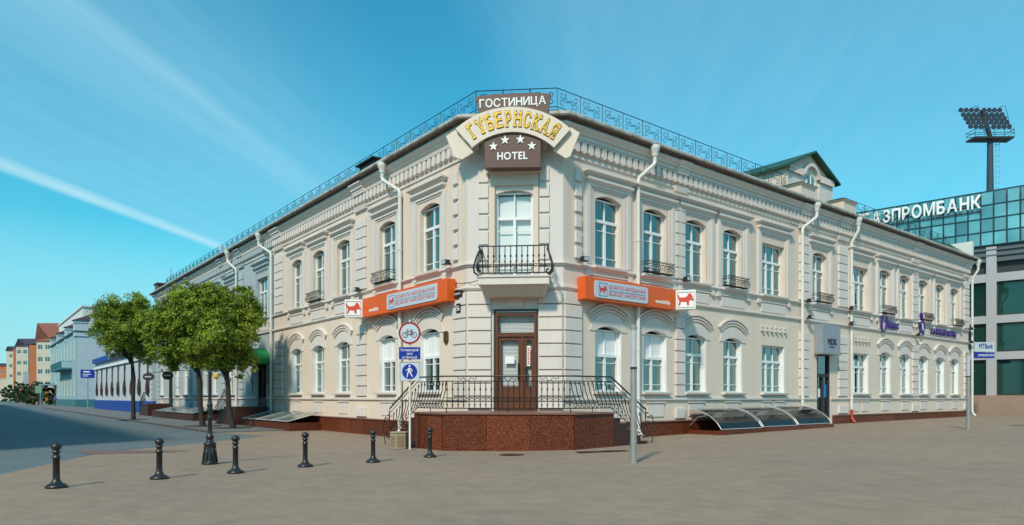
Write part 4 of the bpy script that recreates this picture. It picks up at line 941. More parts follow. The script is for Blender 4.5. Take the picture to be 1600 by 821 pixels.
# box sign over the shop door
o=node('shop_box_sign',None,None,FR.M(16.6,.1,4.3),'grey metal box sign with dark letters MDK over the shop door','sign')
tm=16.62; node('sign_box',MB().fr(-.82,.82,-.86,.86,.02,.42,.42,3.55,4.85).mesh('sb',mat('grey_sign_metal',(.34,.38,.43),.4,metal=.2,noise=(3,.4)),bevel=.01),o,FR.M(tm)); node('sign_edge',MB().box(-.88,.88,.02,.47,3.49,3.548).mesh('se',M['steel']),o,FR.M(tm))
word_on(FR,'MDK',.28,tm+.05,3.95,.425,M['dark'],o,width=.85,bold=.03,ext=.02); node('underline',MB().box(-.25,.25,0,.015,0,.04).mesh('ul',M['dark']),o,FR.M(tm,.425,3.82))
# purple signs
o=node('script_sign',None,None,FR.M(23.5,.1,5.3),'purple script lettering sign with a big swash first letter, below a flower basket','sign')
t0,t1=tof(FR,1371),tof(FR,1400); zc=zof(FR,1385,505)
word_on(FR,'бнис',.42,(t0+t1)/2+.5,zc-.28,.10,M['purple'],o,width=(t1-t0)*.62,bold=.03,ext=.05)
b=MB(); b.tube([( -.0+.33*math.cos(a)*FR.s*1,.1,.48*math.sin(a)+.18*math.cos(a)) for a in [q*.45 for q in range(15)]],[.03+.04*abs(math.sin(q*.3)) for q in range(15)],6); node('swash_letter',b.mesh('swash',M['purple']),o,FR.M(t0+.5,.03,zc+.0))
o=node('salon_sign',None,None,FR.M(30,.1,4.9),'row of purple capitals on the wall near the far right corner of the hotel','sign')
t0,t1=tof(FR,1451),tof(FR,1490); zc=zof(FR,1470,521)
word_on(FR,'САЛОН-КРАСОТЫ',.34,(t0+t1)/2,zc-.15,.10,M['purple'],o,width=(t1-t0),bold=.04,ext=.05)
o=node('emblem_sign',None,None,FR.M(27,.1,5.2),'dark purple lady silhouette emblem fixed on the pilaster left of the purple capitals','sign')
tq=tof(FR,1436); zq=zof(FR,1436,510); b=MB(); b.plate([(-.1,.6),(.12,.75),(.3,.6),(.22,.4),(.1,.3),(.35,.1),(.2,-.1),(.3,-.35),(.1,-.55),(-.2,-.5),(-.35,-.1),(-.3,.2),(-.1,.35)],0,.07); node('emblem',b.mesh('em',M['purple']),o,FR.M(tq,.12,zq)); node('emblem_face',MB().plate([(-.05,.1),(.1,.2),(.05,-.2),(-.15,-.3)],0,.01).mesh('ef',M['plainwhite']),o,FR.M(tq,.192,zq))
# bank blade sign at the far right corner
qx=lambda px,Y:(px-CX)/F*Y
o=node('bank_blade_sign',None,None,T(qx(1540,46),46,6),'white and blue projecting bank sign MTBank beyond the far right corner','sign')
def zY(py,Y): return CH+(H0-py)/F*Y
x0,x1=qx(1522,45.6),qx(1553,45.6); Yb=45.6
node('sign_panel',MB().box(x0,x1,-.05,.05,zY(550,Yb),zY(535,Yb)).mesh('sp',mat('pale_sign',(.50,.58,.62),.4)),o,T(0,Yb)); node('sign_panel',MB().box(x0,x1,-.05,.05,zY(560,Yb),zY(551,Yb)).mesh('sp',M['blue']),o,T(0,Yb))
fb=Fr((0,Yb),(1,0),(0,-1),-1); word_on(fb,'MTBank',.34,(x0+x1)/2+.1,zY(545,Yb),.052,M['blue'],o,width=.95,one=True,ext=.01,bold=.02); word_on(fb,'БАНКОВСКИЕ УСЛУГИ',.13,(x0+x1)/2+.1,zY(557,Yb),.052,M['plainwhite'],o,width=1.05,one=True,ext=.01)
node('sign_arm',MB().box(x0-.6,x0,-.03,.03,zY(549,Yb),zY(547,Yb)).box(x0-.6,x0,-.03,.03,zY(538,Yb),zY(536,Yb)).mesh('sa',M['steel']),o,T(0,Yb))
# ---------------------------------------------------------------- street furniture
prof=[(.155,0),(.165,.03),(.13,.06),(.085,.085),(.062,.13),(.052,.16),(.050,.50),(.062,.505),(.062,.53),(.048,.54),(.046,.60),(.066,.605),(.066,.625),(.04,.635),(.045,.648),(.072,.675),(.080,.705),(.072,.738),(.045,.762),(.012,.775)]
bm_=MB().lathe([(r,z*.965) for r,z in prof],18).mesh('bollard',M['iron'],smooth=True)
def auto(me):
    return me
BP=[(88,765,'frontmost black cast-iron bollard, nearest the left edge of the plaza'),(249,751,'black cast-iron bollard left of the lamp post, second of the row from the left'),(368,742,'black cast-iron bollard just right of the lamp post foot'),(477,732,'black cast-iron bollard in front of the left wing glass well cover'),(583,725,'black cast-iron bollard left of the concrete litter bin'),(672,717,'farthest black cast-iron bollard, in front of the granite porch')]
for px,py,l in BP:
    x,y=G(px,py-2); node('bollard',bm_,None,T(x,y,.004),l,'bollard','bollards across the plaza')
x,y=G(328,726); lp=node('lamp_post',None,None,T(x,y,.004),'ornate black cast-iron lamp post with flared foot under the tree crown','lamp post')
b=MB(); b.lathe([(.17,0),(.175,.03),(.155,.06),(.15,.10),(.115,.38),(.105,.42),(.14,.45),(.14,.47),(.09,.50),(.06,.54),(.085,.58),(.09,.62),(.06,.66),(.045,.70),(.042,1.0),(.062,1.02),(.062,1.05),(.045,1.08),(.055,1.15),(.08,1.20),(.045,1.26),(.07,1.31),(.045,1.36),(.038,1.42),(.036,2.02),(.05,2.05),(.012,2.12)],12)
for k in range(8):
    a=k*math.pi/4; b.tube([(.165*math.cos(a),.165*math.sin(a),.05),(.12*math.cos(a),.12*math.sin(a),.42)],.012,4)
node('post',b.mesh('post',M['iron'],smooth=True),lp,T(x,y,.004))
b=MB(); b.tube([(0,0,1.98),(.14,0,2.02),(.30,0,1.98),(.34,0,1.9)],.014,5); b.tube([(px_,y_,z_) for px_,y_,z_ in spiral(.42,1.90,.10,.02,2.5,8,12)],.012,4); node('bracket',b.mesh('br',M['iron']),lp,T(x,y,.004))
node('lantern',MB().lathe([(.03,0),(.07,.05),(.07,.1),(.02,.13)],10).mesh('ln',mat('yellow_lantern',(.7,.45,.08),.4)),lp,T(x+.14,y,1.9))
# tall steel posts
for (px,py,gx,l) in ((990,724,10,'slim steel pillar with frosted upper sleeve in front of the right stairs'),(1513,671,10,'slim steel pillar with frosted upper sleeve at the far right corner')):
    Y=(CH-.0)*F/(py-H0); X=(px-CX)/F*Y; zz=zg(X); Y=(CH-zz)*F/(py-H0); X=(px-CX)/F*Y; zz=zg(X)
    o=node('light_pillar',None,None,T(X,Y,zz),l,'pillar','steel light pillars')
    node('shaft',MB().lathe([(.085,-.05),(.085,.02),(.072,.03),(.072,2.08)],16).mesh('sh',M['steel'],smooth=False),o,T(X,Y,zz))
    node('sleeve',MB().lathe([(.066,2.08),(.066,2.92)],16).mesh('sl',M['frost']),o,T(X,Y,zz)); node('cap',MB().lathe([(.078,2.92),(.078,2.99),(.05,3.02)],16).mesh('cap',M['steel']),o,T(X,Y,zz)); node('collar',MB().lathe([(.076,2.05),(.076,2.10)],16).mesh('co',M['dark']),o,T(X,Y,zz))
# traffic sign post
Ys=19.45; Xs=qx(640.5,Ys); ts=node('traffic_sign_post',None,None,T(Xs,Ys),'white signpost with round no-cycling sign, blue text plate and pedestrian sign','sign post')
node('pole',MB().lathe([(.033,0),(.033,zY(500,Ys))],10).mesh('pole',M['pipe']),ts,T(Xs,Ys))
fs=Fr((Xs,Ys),(1,0),(0,-1),-1)
def disc(r,n=32): return [(r*math.cos(a/n*6.2832),r*math.sin(a/n*6.2832)) for a in range(n)]
zc=zY(521,Ys); r0=.315
node('round_sign',MB().plate(disc(r0),.04,.055).mesh('rs',M['signred']),ts,fs.M(0,0,zc)); node('round_face',MB().plate(disc(r0*.83),.056,.06).mesh('rf',M['panelblue']),ts,fs.M(0,0,zc))
b=MB(); y=.066
for cx2 in(-.125,.125): b.tube([(cx2+.075*math.cos(a/16*6.2832),y,-.05+.075*math.sin(a/16*6.2832)) for a in range(17)],.008,4)
for p in ([(-.125,y,-.05),(-.06,y,.05),(.07,y,.05),(.125,y,-.05)],[(-.06,y,.05),(.0,y,-.05),(-.125,y,-.05)],[(.0,y,-.05),(.07,y,.05),(.055,y,.09)],[(-.06,y,.05),(-.075,y,.10),(-.03,y,.11)],[(.02,y,.09),(.09,y,.09)],[(0,y,-.05),(.125,y,-.05)]): b.tube(p,.008,4)
# mirror so that the front wheel is on the left, as on the sign
for i in range(len(b.v)): b.v[i]=(-b.v[i][0],b.v[i][1],b.v[i][2])
node('bicycle_symbol',b.mesh('bs',M['dark']),ts,fs.M(0,0,zc))
z0,z1=zY(562,Ys),zY(543,Ys); node('text_plate',MB().box(-.305,.305,.04,.055,z0,z1).mesh('tp',M['blue'],bevel=.003),ts,fs.M())
for k,tx in enumerate(('По пешеходной','зоне','ул. Ленинской')): word_on(fs,tx,.075,0,z1-.115-k*.105,.056,M['plainwhite'],ts,one=True,ext=.004,bold=.008,width=(.50,.16,.42)[k])
z0,z1=zY(596,Ys),zY(566,Ys); zm=(z0+z1)/2; node('square_sign',MB().box(-.285,.285,.04,.055,z0,z1).mesh('sq',M['panelblue'],bevel=.003),ts,fs.M()); 
b=MB(); 
for q in ((-.285,.285,z0,z0+.02),(-.285,.285,z1-.02,z1),(-.285,-.265,z0+.02,z1-.02),(.265,.285,z0+.02,z1-.02)): b.box(q[0],q[1],.055,.06,q[2],q[3])
node('sign_border',b.mesh('sbd',M['steel']),ts,fs.M()); node('blue_disc',MB().plate(disc(.215),.056,.062).mesh('bd',M['blue']),ts,fs.M(0,0,zm))
b=MB(); y=.068
for p,r in (([(0,y,.035),(.01,y,.085)],.033),([(.0,y,.02),(.005,y,.10)],.03),([(-.005,y,.03),(-.03,y,-.06),(-.085,y,-.15)],[.026,.022,.016]),([(.015,y,.03),(.05,y,-.05),(.07,y,-.16)],[.026,.02,.015]),([(.0,y,.10),(-.06,y,.06),(-.075,y,-.005)],.013),([(.01,y,.10),(.06,y,.05),(.105,y,.03)],.013)): b.tube(p,r,5)
b.plate([(x_+.0,z_+.155) for x_,z_ in disc(.028,12)],y-.006,y+.006)
node('walker_symbol',b.mesh('ws',M['plainwhite']),ts,fs.M(0,0,zm))
# concrete litter bin, hexagonal with pebble panels
Xb,Yb2=qx(624,19.75),19.75; lb=node('litter_bin',None,None,T(Xb,Yb2,.004),'six-sided pebbled concrete litter bin at the foot of the signpost','litter bin')
hx=[(.27*math.cos(R_(20+60*k)),.27*math.sin(R_(20+60*k))) for k in range(6)]
node('bin_body',MB().pris(hx,0,.46).mesh('bb',M['concrete'],bevel=.015),lb,T(Xb,Yb2,.004)); node('bin_rim',MB().pris([(x*1.06,y*1.06) for x,y in hx],.46,.50).mesh('bri',M['concrete'],bevel=.01),lb,T(Xb,Yb2,.004))
b=MB()
for k in range(6):
    a=R_(50+60*k); c,s=math.cos(a),math.sin(a)
    P=[(c*.237-s*u_,s*.237+c*u_) for u_ in(-.10,.10)]; Q=[(c*.215-s*u_,s*.215+c*u_) for u_ in(-.10,.10)]
    b.pris([P[0],P[1],Q[1],Q[0]],.06,.38)
node('bin_panel',b.mesh('bp',mat('pebble_panel',(.30,.22,.13),.95,noise=(45,.9),c2=(.12,.09,.06))),lb,T(Xb,Yb2,.004))
# ---------------------------------------------------------------- trees
def leafmat(name,c1,c2):
    m=bpy.data.materials.new(name); m.use_nodes=True; t=m.node_tree; b=t.nodes['Principled BSDF']; b.inputs['Roughness'].default_value=.55; b.inputs['Specular IOR Level'].default_value=.3
    g_=nn(t,'ShaderNodeNewGeometry'); n1=nn(t,'ShaderNodeTexNoise'); n1.inputs['Scale'].default_value=1.6; n1.inputs['Detail'].default_value=4; t.links.new(g_.outputs['Position'],n1.inputs[0])
    mx=nn(t,'ShaderNodeMixRGB'); mp=nn(t,'ShaderNodeMapRange'); mp.inputs[1].default_value=.35; mp.inputs[2].default_value=.65; t.links.new(n1.outputs[0],mp.inputs[0]); 
    v_=mth(t,'ADD',mth(t,'MULTIPLY',mp.outputs[0],.6),mth(t,'MULTIPLY',g_.outputs['Random Per Island'],.4)); t.links.new(v_,mx.inputs[0])
    mx.inputs[1].default_value=(*c1,1); mx.inputs[2].default_value=(*c2,1); t.links.new(mx.outputs[0],b.inputs['Base Color'])
    tr=nn(t,'ShaderNodeBsdfTranslucent'); t.links.new(mx.outputs[0],tr.inputs[0]); ms=nn(t,'ShaderNodeMixShader'); ms.inputs[0].default_value=.25
    t.links.new(b.outputs[0],ms.inputs[1]); t.links.new(tr.outputs[0],ms.inputs[2]); t.links.new(ms.outputs[0],t.nodes['Material Output'].inputs[0]); return m
M['leaf']=leafmat('spring_leaves',(.05,.10,.015),(.44,.56,.06))
M['hedge']=leafmat('hedge_leaves',(.025,.055,.02),(.06,.11,.035))
def crownmesh(blobs,nleaf,size,m,rng):
    V=[];Fc=[]
    tot=sum(r[3]*r[4]*r[5] for r in blobs)
    for (cx,cy,cz,rx,ry,rz) in blobs:
        n=int(nleaf*rx*ry*rz/tot)
        # clumps on and inside the lobe
        nc=max(5,int(n/70)); 
        for k in range(nc):
            d=Vector((rng.gauss(0,1),rng.gauss(0,1),rng.gauss(0,1))).normalized(); q=rng.random()**.30
            px_,py_,pz_=cx+d.x*rx*q,cy+d.y*ry*q,cz+d.z*rz*q; cr=.26*min(1,rx)
            for j in range(n//nc):
                e=Vector((rng.gauss(0,1),rng.gauss(0,1),rng.gauss(0,.7)))*cr*.62
                c=Vector((px_,py_,pz_))+e
                nrm=(d*.8+Vector((rng.gauss(0,.6),rng.gauss(0,.6),rng.gauss(.3,.6)))).normalized()
                a=nrm.cross(Vector((rng.gauss(0,1),rng.gauss(0,1),rng.gauss(0,1)))).normalized(); bb_=nrm.cross(a); s=size*rng.uniform(.6,1.25)
                i0=len(V); V+= [tuple(c-a*s),tuple(c+bb_*s*.45),tuple(c+a*s),tuple(c-bb_*s*.45)]; Fc.append((i0,i0+1,i0+2,i0+3))
    me=bpy.data.meshes.new('crown'); me.from_pydata(V,[],Fc); me.materials.append(m); return me
def tree(px,py,cpx,ctop,cbot,wpx,lab,seed,lean=0,n=15000,z0=.05,grp=None):
    rng=random.Random(seed); Y=(CH-z0)*F/(py-H0); X=qx(px,Y)
    cx=qx(cpx,Y)-X; zt=zY(ctop,Y)-z0; zb=zY(cbot,Y)-z0; R=wpx/2/F*Y
    o=node('street_tree',None,None,T(X,Y,z0),lab,'tree',grp)
    zm=(zt+zb)/2; hz=(zt-zb)/2
    bl=[(cx,0,zm,R*.62,R*.62,hz*.72)]
    for k in range(19):
        a=k*2.4+rng.random(); e=rng.uniform(-.75,.95); rr=rng.uniform(.24,.46)
        ce=math.sqrt(max(0,1-e*e)); q=1.04-rr
        bl.append((cx+R*q*1.05*math.cos(a)*max(ce,.25),R*q*math.sin(a)*max(ce,.25),zm+hz*q*1.1*e,R*rr,R*rr,hz*rr*.95))
    node('crown',crownmesh(bl,n,.072,M['leaf'],rng),o,T(X,Y,z0))
    b=MB(); th=zb+hz*.5
    tr=[(0,0,-.1),(.02,0,.1),(lean*.35,0,th*.3),(lean*.5+.05,0,th*.6),(cx*.5+lean*.3,0,th)]
    b.tube(tr,[.20,.145,.12,.11,.09],10)
    for k in range(7):
        a=k*.9+rng.random(); l=R*.75; s=Vector(tr[-1])-Vector((0,0,rng.uniform(0,.9)))
        b.tube([tuple(s),(s.x+l*.4*math.cos(a),s.y+l*.4*math.sin(a),s.z+.7),(cx+l*math.cos(a),l*math.sin(a),s.z+1.2+hz*rng.uniform(.1,.8))],[.09,.06,.02],6)
    node('trunk',b.mesh('trunk',M['bark'],smooth=True),o,T(X,Y,z0))
    node('tree_grate',MB().lathe([(.9,0),(.9,.012),(.7,.014)],16).mesh('tg',mat('tree_pit_soil',(.035,.04,.03),.95)),None,T(X,Y,z0+.001),'dark round tree pit at the foot of the '+lab.split(',')[0].replace('round-crowned ','').replace(' standing alone',''),'tree pit')
tree(208,656,200,458,578,108,'round-crowned tree standing alone farthest left',3,n=48000)
tree(316,666,298,428,596,124,'round-crowned tree with dark straight trunk, middle of three by the kerb',4,lean=-.3,n=66000)
tree(363,669,351,438,602,118,'round-crowned tree with crooked trunk, in front of the green awning steps',5,lean=-.5,n=58000)
# ---------------------------------------------------------------- far buildings on the left
def mkbuild(name,lab,fr,t0,t1,off,depth,h,m,storeys,wt,ww,wh,roofm=None,roofh=0,sills=None,endw=0,basem=None,winmat='darkglass',cat='building',over=.3,trimm=None):
    o=node(name,None,None,fr.M((t0+t1)/2,off,0),lab,cat)
    s=fr.s; f2=Fr(tuple(fr.p(0,off))[:2],tuple(fr.d)[:2],tuple(fr.n)[:2],fr.s)
    zz=[0]+[h*(i+1)/storeys for i in range(storeys)]
    b=MB(); opn=[]
    n=wt
    for k in range(storeys):
        ops_=[]
        for i in range(n):
            c=t0+(t1-t0)*(i+.5)/n; z=zz[k]+ (h/storeys)*.30; ops_.append((c-ww/2,c+ww/2,z,z+wh,0)); opn.append((c,z))
        wall(f2,t0,t1,zz[k]-(1 if k==0 else 0),zz[k+1],ops_,depth=.15,room=.5,b=b)
    b.poly([(s*t0,0,-1),(s*t0,0,h),(s*t0,-depth,h),(s*t0,-depth,-1)]); b.poly([(s*t1,0,-1),(s*t1,0,h),(s*t1,-depth,h),(s*t1,-depth,-1)]); b.poly([(s*t0,-depth,-1),(s*t1,-depth,-1),(s*t1,-depth,h),(s*t0,-depth,h)]); b.poly([(s*t0,0,h),(s*t1,0,h),(s*t1,-depth,h),(s*t0,-depth,h)])
    node('wall',b.mesh('wall',[M[m],M['room'],M[m]]),o,f2.M())
    fm=MB(); 
    for q in ((-ww/2,-ww/2+.07,0,wh),(ww/2-.07,ww/2,0,wh),(-ww/2+.07,ww/2-.07,0,.07),(-ww/2+.07,ww/2-.07,wh-.07,wh),(-.035,.035,.07,wh-.07)): fm.box(q[0],q[1],-.12,-.04,q[2],q[3])
    fmm=fm.mesh('window',M['white']); pm=MB().box(-ww/2+.07,ww/2-.07,-.09,-.08,.07,wh-.07).mesh('pane',M[winmat])
    for c,z in opn:
        w_=node('window',fmm,o,f2.M(c,0,z)); node('pane',pm,w_,f2.M(c,0,z))
    if endw:
        d2=(fr.n*-1); f3=Fr(tuple(f2.p(t0,0))[:2],tuple(d2)[:2],tuple(fr.d*-1)[:2],1 if (Vector(d2).cross(fr.d*-1)).z>0 else -1)
        for k in range(storeys):
            for i in range(endw):
                c=depth*(i+.5)/endw; z=zz[k]+(h/storeys)*.30
                w_=node('window',fmm,o,f3.M(c,.12,z)); node('pane',pm,w_,f3.M(c,.12,z))
    if roofm:
        b=MB(); e=over
        x0,x1=sorted((s*(t0-e),s*(t1+e)))
        if roofh: 
            b.poly([(x0,e,h+.01),(x1,e,h+.01),(x1-.5*depth,-depth/2,h+roofh),(x0+.5*depth,-depth/2,h+roofh)]); b.poly([(x0,-depth-e,h+.01),(x1,-depth-e,h+.01),(x1-.5*depth,-depth/2,h+roofh),(x0+.5*depth,-depth/2,h+roofh)]); b.poly([(x0,e,h+.01),(x0,-depth-e,h+.01),(x0+.5*depth,-depth/2,h+roofh)]); b.poly([(x1,e,h+.01),(x1,-depth-e,h+.01),(x1-.5*depth,-depth/2,h+roofh)]); b.box(x0,x1,-depth-e,e,h-.15,h+.005)
        else: b.box(x0,x1,-depth-e,e,h+.004,h+.35)
        node('roof',b.mesh('roof',M[roofm]),o,f2.M())
    if basem: node('base_band',MB().box(min(s*t0,s*t1),max(s*t0,s*t1),0,.12,-.5,1.15).box(min(s*t0,s*(t0-.12)),max(s*t0,s*(t0-.12)),-depth,.12,-.5,1.15).mesh('bb',M[basem]),o,f2.M())
    return o,f2
M['bluewhite']=mat('bluish_white_render',(.52,.58,.62),.85,noise=(1.2,.6),c2=(.40,.47,.52))
M['cobalt']=mat('cobalt_base_paint',(.01,.07,.36),.6,noise=(2,.4))
M['teal']=mat('pale_teal_render',(.30,.46,.48),.85,noise=(.8,.6),c2=(.22,.37,.40))
M['tealdark']=mat('teal_base_paint',(.05,.20,.24),.7,noise=(2,.4))
M['whiteblock']=mat('white_render',(.66,.66,.63),.85,noise=(.4,.5),c2=(.55,.56,.54))
M['brick']=mat('orange_brick',(.46,.14,.05),.9,noise=(1,.6),c2=(.33,.10,.045))
M['creamblock']=mat('cream_block',(.56,.50,.40),.9,noise=(.4,.6),c2=(.47,.42,.35))
M['redroof']=mat('red_tile_roof',(.28,.09,.05),.8,noise=(2,.6))
M['darkroof']=mat('dark_purple_roof',(.07,.035,.06),.7,noise=(2,.4))
M['stoneclad']=mat('pale_stone_cladding',(.42,.42,.43),.6,noise=(.5,.4),c2=(.36,.36,.38))
# blue-white one-storey house
t0=48.3; t1=83.5
o,f2=mkbuild('blue_white_house','low white house with cobalt blue base, dark curved window ornaments and blue cornice',FL,t0,t1,.0,11,6.3,'bluewhite',1,9,1.1,2.6,'redroof',1.6,basem='cobalt')
b=MB(); b.box(t0,t1,0,.35,5.75,6.3); node('cornice',b.mesh('co',M['cobalt']),o,f2.M()); node('cornice',MB().box(t0,t1,0,.2,5.0,5.2).mesh('co',M['plainwhite']),o,f2.M())
orn=MB(); orn.box(-.1,.1,0,.10,-.2,2.6); orn.plate([(.1,.9),(.35,.7),(.75,.25),(.85,-.1),(.6,-.5),(.1,-.7),(-.1,-.7),(-.1,.9)],0,.12); orn.plate([(.2,.45),(.5,.1),(.4,-.3),(.15,-.4)],.12,.14,1); om=orn.mesh('ornament',[M['dark'],M['signred']])
for i in range(9): node('window_ornament',om,o,f2.M(t0+(t1-t0)*(i+.5)/9-.3,.06,2.35))
# quoins of the white house
qm=quoin('quoin',.6,m='bluewhite',pr=.08)
for k in range(9): node('quoin',qm,o,f2.M(t1-.35,.001,1.3+k*.45)); node('quoin',qm,o,f2.M(t0+.35,.001,1.3+k*.45))
# teal house with turrets
t0,t1=104,146
o,f2=mkbuild('teal_house','two-storey pale teal house with little roof turrets, a balcony and a green roof',FL,t0,t1,.0,16,11.6,'teal',2,9,1.5,3.0,'roof',2.2,basem='tealdark')
# pale end wall panel facing the plaza and green lower part
node('end_wall',MB().box(t0-.06,t0-.004,-15.9,-.1,1.16,11.55).mesh('ew',M['bluewhite']),o,f2.M()); node('end_wall',MB().box(t0-.12,t0-.064,-9.5,-3.6,1.16,6.2).mesh('ew',mat('sage_green_paint',(.22,.30,.16),.8)),o,f2.M())
for tt,off in ((t0+.7,-.7),(t1-1.5,-.8),(t0+14,-.8),(t1-14,-.8)):
    b=MB(); b.box(-.9,.9,-.9,.9,10.8,13.2); b.box(-1.0,1.0,-1.0,1.0,12.8,12.95); node('turret',b.mesh('tu',M['bluewhite']),o,f2.M(tt,off)); 
    node('turret_roof',MB().fr(-1.15,1.15,-.1,.1,-1.15,1.15,-.9,13.2,14.1).mesh('tr',M['darkroof']),o,f2.M(tt,off))
b=MB(); b.box(-9,9,0,1.5,5.9,6.15); 
for k in range(37): b.box(-9+k*.5-.03,-9+k*.5+.03,1.4,1.46,6.15,7.1)
b.box(-9,9,1.38,1.48,7.1,7.18); b.box(-9,-8.9,0,1.4,7.1,7.18)
node('balcony',b.mesh('ba',M['tealdark']),o,f2.M(t0+14)); 
node('downpipe',MB().tube([(t0-.3,-4,0),(t0-.3,-4,11.4)],.12,6).mesh('dp',M['dark']),o,f2.M())
node('porch_roof',MB().box(30,35,0,2.4,3.7,3.95).box(30.2,30.35,2.1,2.25,0,3.7).box(34.6,34.75,2.1,2.25,0,3.7).mesh('pr',M['teal']),o,f2.M(t0))
tb=node('blue_notice_board',None,None,T(qx(136,96),96,0),'blue rectangular sign on the end of the teal house','sign')
f3=Fr((qx(136,100),100.5),(math.cos(.0),0),(0,-1),-1)
Yq=95; x0,x1=qx(126.5,Yq),qx(147.5,Yq); node('sign_panel',MB().box(x0,x1,-.1,.1,zY(591,Yq),zY(578,Yq)).mesh('sp',M['blue']),tb,T(0,Yq)); 
node('sign_print',MB().box(x0+.4,x0+1.3,-.11,-.1,zY(582,Yq),zY(580.4,Yq)).box(x0+.3,x1-.4,-.11,-.1,zY(585.6,Yq),zY(584.8,Yq)).box(x0+.3,x1-.8,-.11,-.1,zY(588.2,Yq),zY(587.4,Yq)).mesh('spr',M['plainwhite']),tb,T(0,Yq)); node('sign_pole',MB().box(x0+.9,x0+1.0,-.05,.05,0,zY(591,Yq)).mesh('spo',M['steel']),tb,T(0,Yq))
# white block behind
o,f2=mkbuild('white_block','plain white four-storey block rising behind the teal house',FL,150,200,-6,22,20.5,'whiteblock',4,8,1.4,1.8,'whiteblock',0,endw=0)
node('roof_pier',MB().box(-1,1,-1,1,20,22.3).mesh('rp',M['whiteblock']),o,f2.M(152,-8)); node('roof_pier',MB().box(-1,1,-1,1,20,21.9).mesh('rp',M['whiteblock']),o,f2.M(151.5,-16)); node('antenna',MB().tube([(0,0,20),(0,0,31)],.10,5).mesh('an',M['steel']),o,f2.M(153,-17.5))
# apartments, stepping towards the street
def apt(px0,px1,pxs,Y,ytop,m,lab,storeys,wins,roofm,roofh,brickstrip=True):
    x0,x1=qx(px0,Y),qx(px1,Y); h=zY(ytop,Y)
    d=Vector((1,0,0)); fr=Fr((x1,Y),(-1,0),(0,-1),1)
    o,f2=mkbuild('apartment_block',lab,fr,0,x1-x0,0,30,h,m,storeys,wins,1.5,1.5,roofm,roofh)
    if brickstrip:
        node('brick_bay',MB().box(x1-x0-.0,x1-x0+(x0-qx(pxs,Y)),-28,-.2,-1,h-1.2).mesh('bay',M['brick']),o,f2.M())
        node('brick_base',MB().box(0,x1-x0,0,.25,-1,h*.24).mesh('bbs',M['brick']),o,f2.M())
    return o
apt(57,80,45,205,533,'creamblock','cream and orange brick apartment block with red roof, right one far down the street',5,2,'redroof',7)
apt(25,44,20,250,541,'creamblock','cream apartment block with dark purple roof and orange brick stair tower',5,2,'darkroof',4)
apt(10,24,8,300,548,'creamblock','farther pale apartment block with small dark roof, left of the purple-roofed one',5,1,'darkroof',3,False)
apt(-30,14,-60,330,572,'brick','low red brick building at the far left end of the street',3,5,'darkroof',2,False)
apt(-60,13,-70,318,592,'creamblock','long low cream annex in front of the far red brick building',1,8,'creamblock',0,False)
# hedges and small trees down the street
rng=random.Random(5)
def hedge(px,Y,w,h,lab,cat='hedge',m='hedge'):
    x=qx(px,Y); bl=[(i*w/5-w/2+rng.uniform(-.3,.3),rng.uniform(-.4,.4),h*.5,w/5,1.0,h*.55) for i in range(6)]
    o=node('hedge' if cat=='hedge' else 'conifer',None,None,T(x,Y,0),lab,cat); node('foliage',crownmesh(bl,2600,.28,M[m],rng),o,T(x,Y,0)); node('stem',MB().tube([(0,0,-.2),(0,0,h*.5)],.12,5).mesh('stem',M['bark']),o,T(x,Y,0))
hedge(9,235,16,6,'dark clipped hedge at the far left end of the street'); hedge(26,205,8,4.5,'dark rounded bush between the far lamp posts','bush'); hedge(32,195,3,3.2,'dark low bush left of the roadside column','bush')
hedge(50,165,11,5,'dark hedge before the orange brick base'); hedge(64,145,8,4.8,'dark tall hedge left of the small porch roof'); hedge(76,130,6,4.4,'dark tall hedge nearest the teal house'); hedge(40,185,9,5,'dark low hedge behind the roadside poles')
# roadside columns
for px,Y,ht,wd,l in ((41,150,7.2,.5,'broad grey panel post on the far pavement'),(36,175,5.6,.18,'thin grey post left of the broad panel post'),(15,190,3.6,.15,'thin lamp post with pale head at the far left'),(54,140,4.4,.14,'thin pale pole left of the green column'),(60.5,125,3.6,.5,'short green and white advertising column')):
    x=qx(px,Y); o=node('roadside_post',None,None,T(x,Y),l,'post'); node('shaft',MB().box(-.09,.09,-.09,.09,0,ht).mesh('rs',M['dark']),o,T(x,Y)); node('head',MB().box(-wd-.1,wd+.1,-.1,.1,ht*.62 if wd>.4 else ht-.25,ht).mesh('hd',M['steel'] if px!=60.5 else mat('green_panel',(.15,.33,.22),.5)),o,T(x,Y))
# opposite side of the street and behind the camera: unseen terraces added for street shade and window reflections
mkbuild('opposite_house','plain ochre terrace across the street, left of the view',FL,9,150,16,0.01,10.5,'creamblock',3,1,1.2,1.6) if 0 else None
FO=Fr(tuple(FL.p(0,17))[:2],dL,tuple(-FL.n)[:2],-1)
mkbuild('added_opposite_terrace','grey terrace across the left street, outside the picture, added to shade the road',FO,3,150,0,12,10.0,'creamblock',3,32,1.3,1.8,'darkroof',2)
FB=Fr((-45,-30),(1,0),(0,1),1)
mkbuild('added_rear_terrace','long terrace on the far side of the plaza behind the viewer, added for window reflections',FB,0,110,0,12,11,'creamblock',3,24,1.4,1.9,'redroof',3)
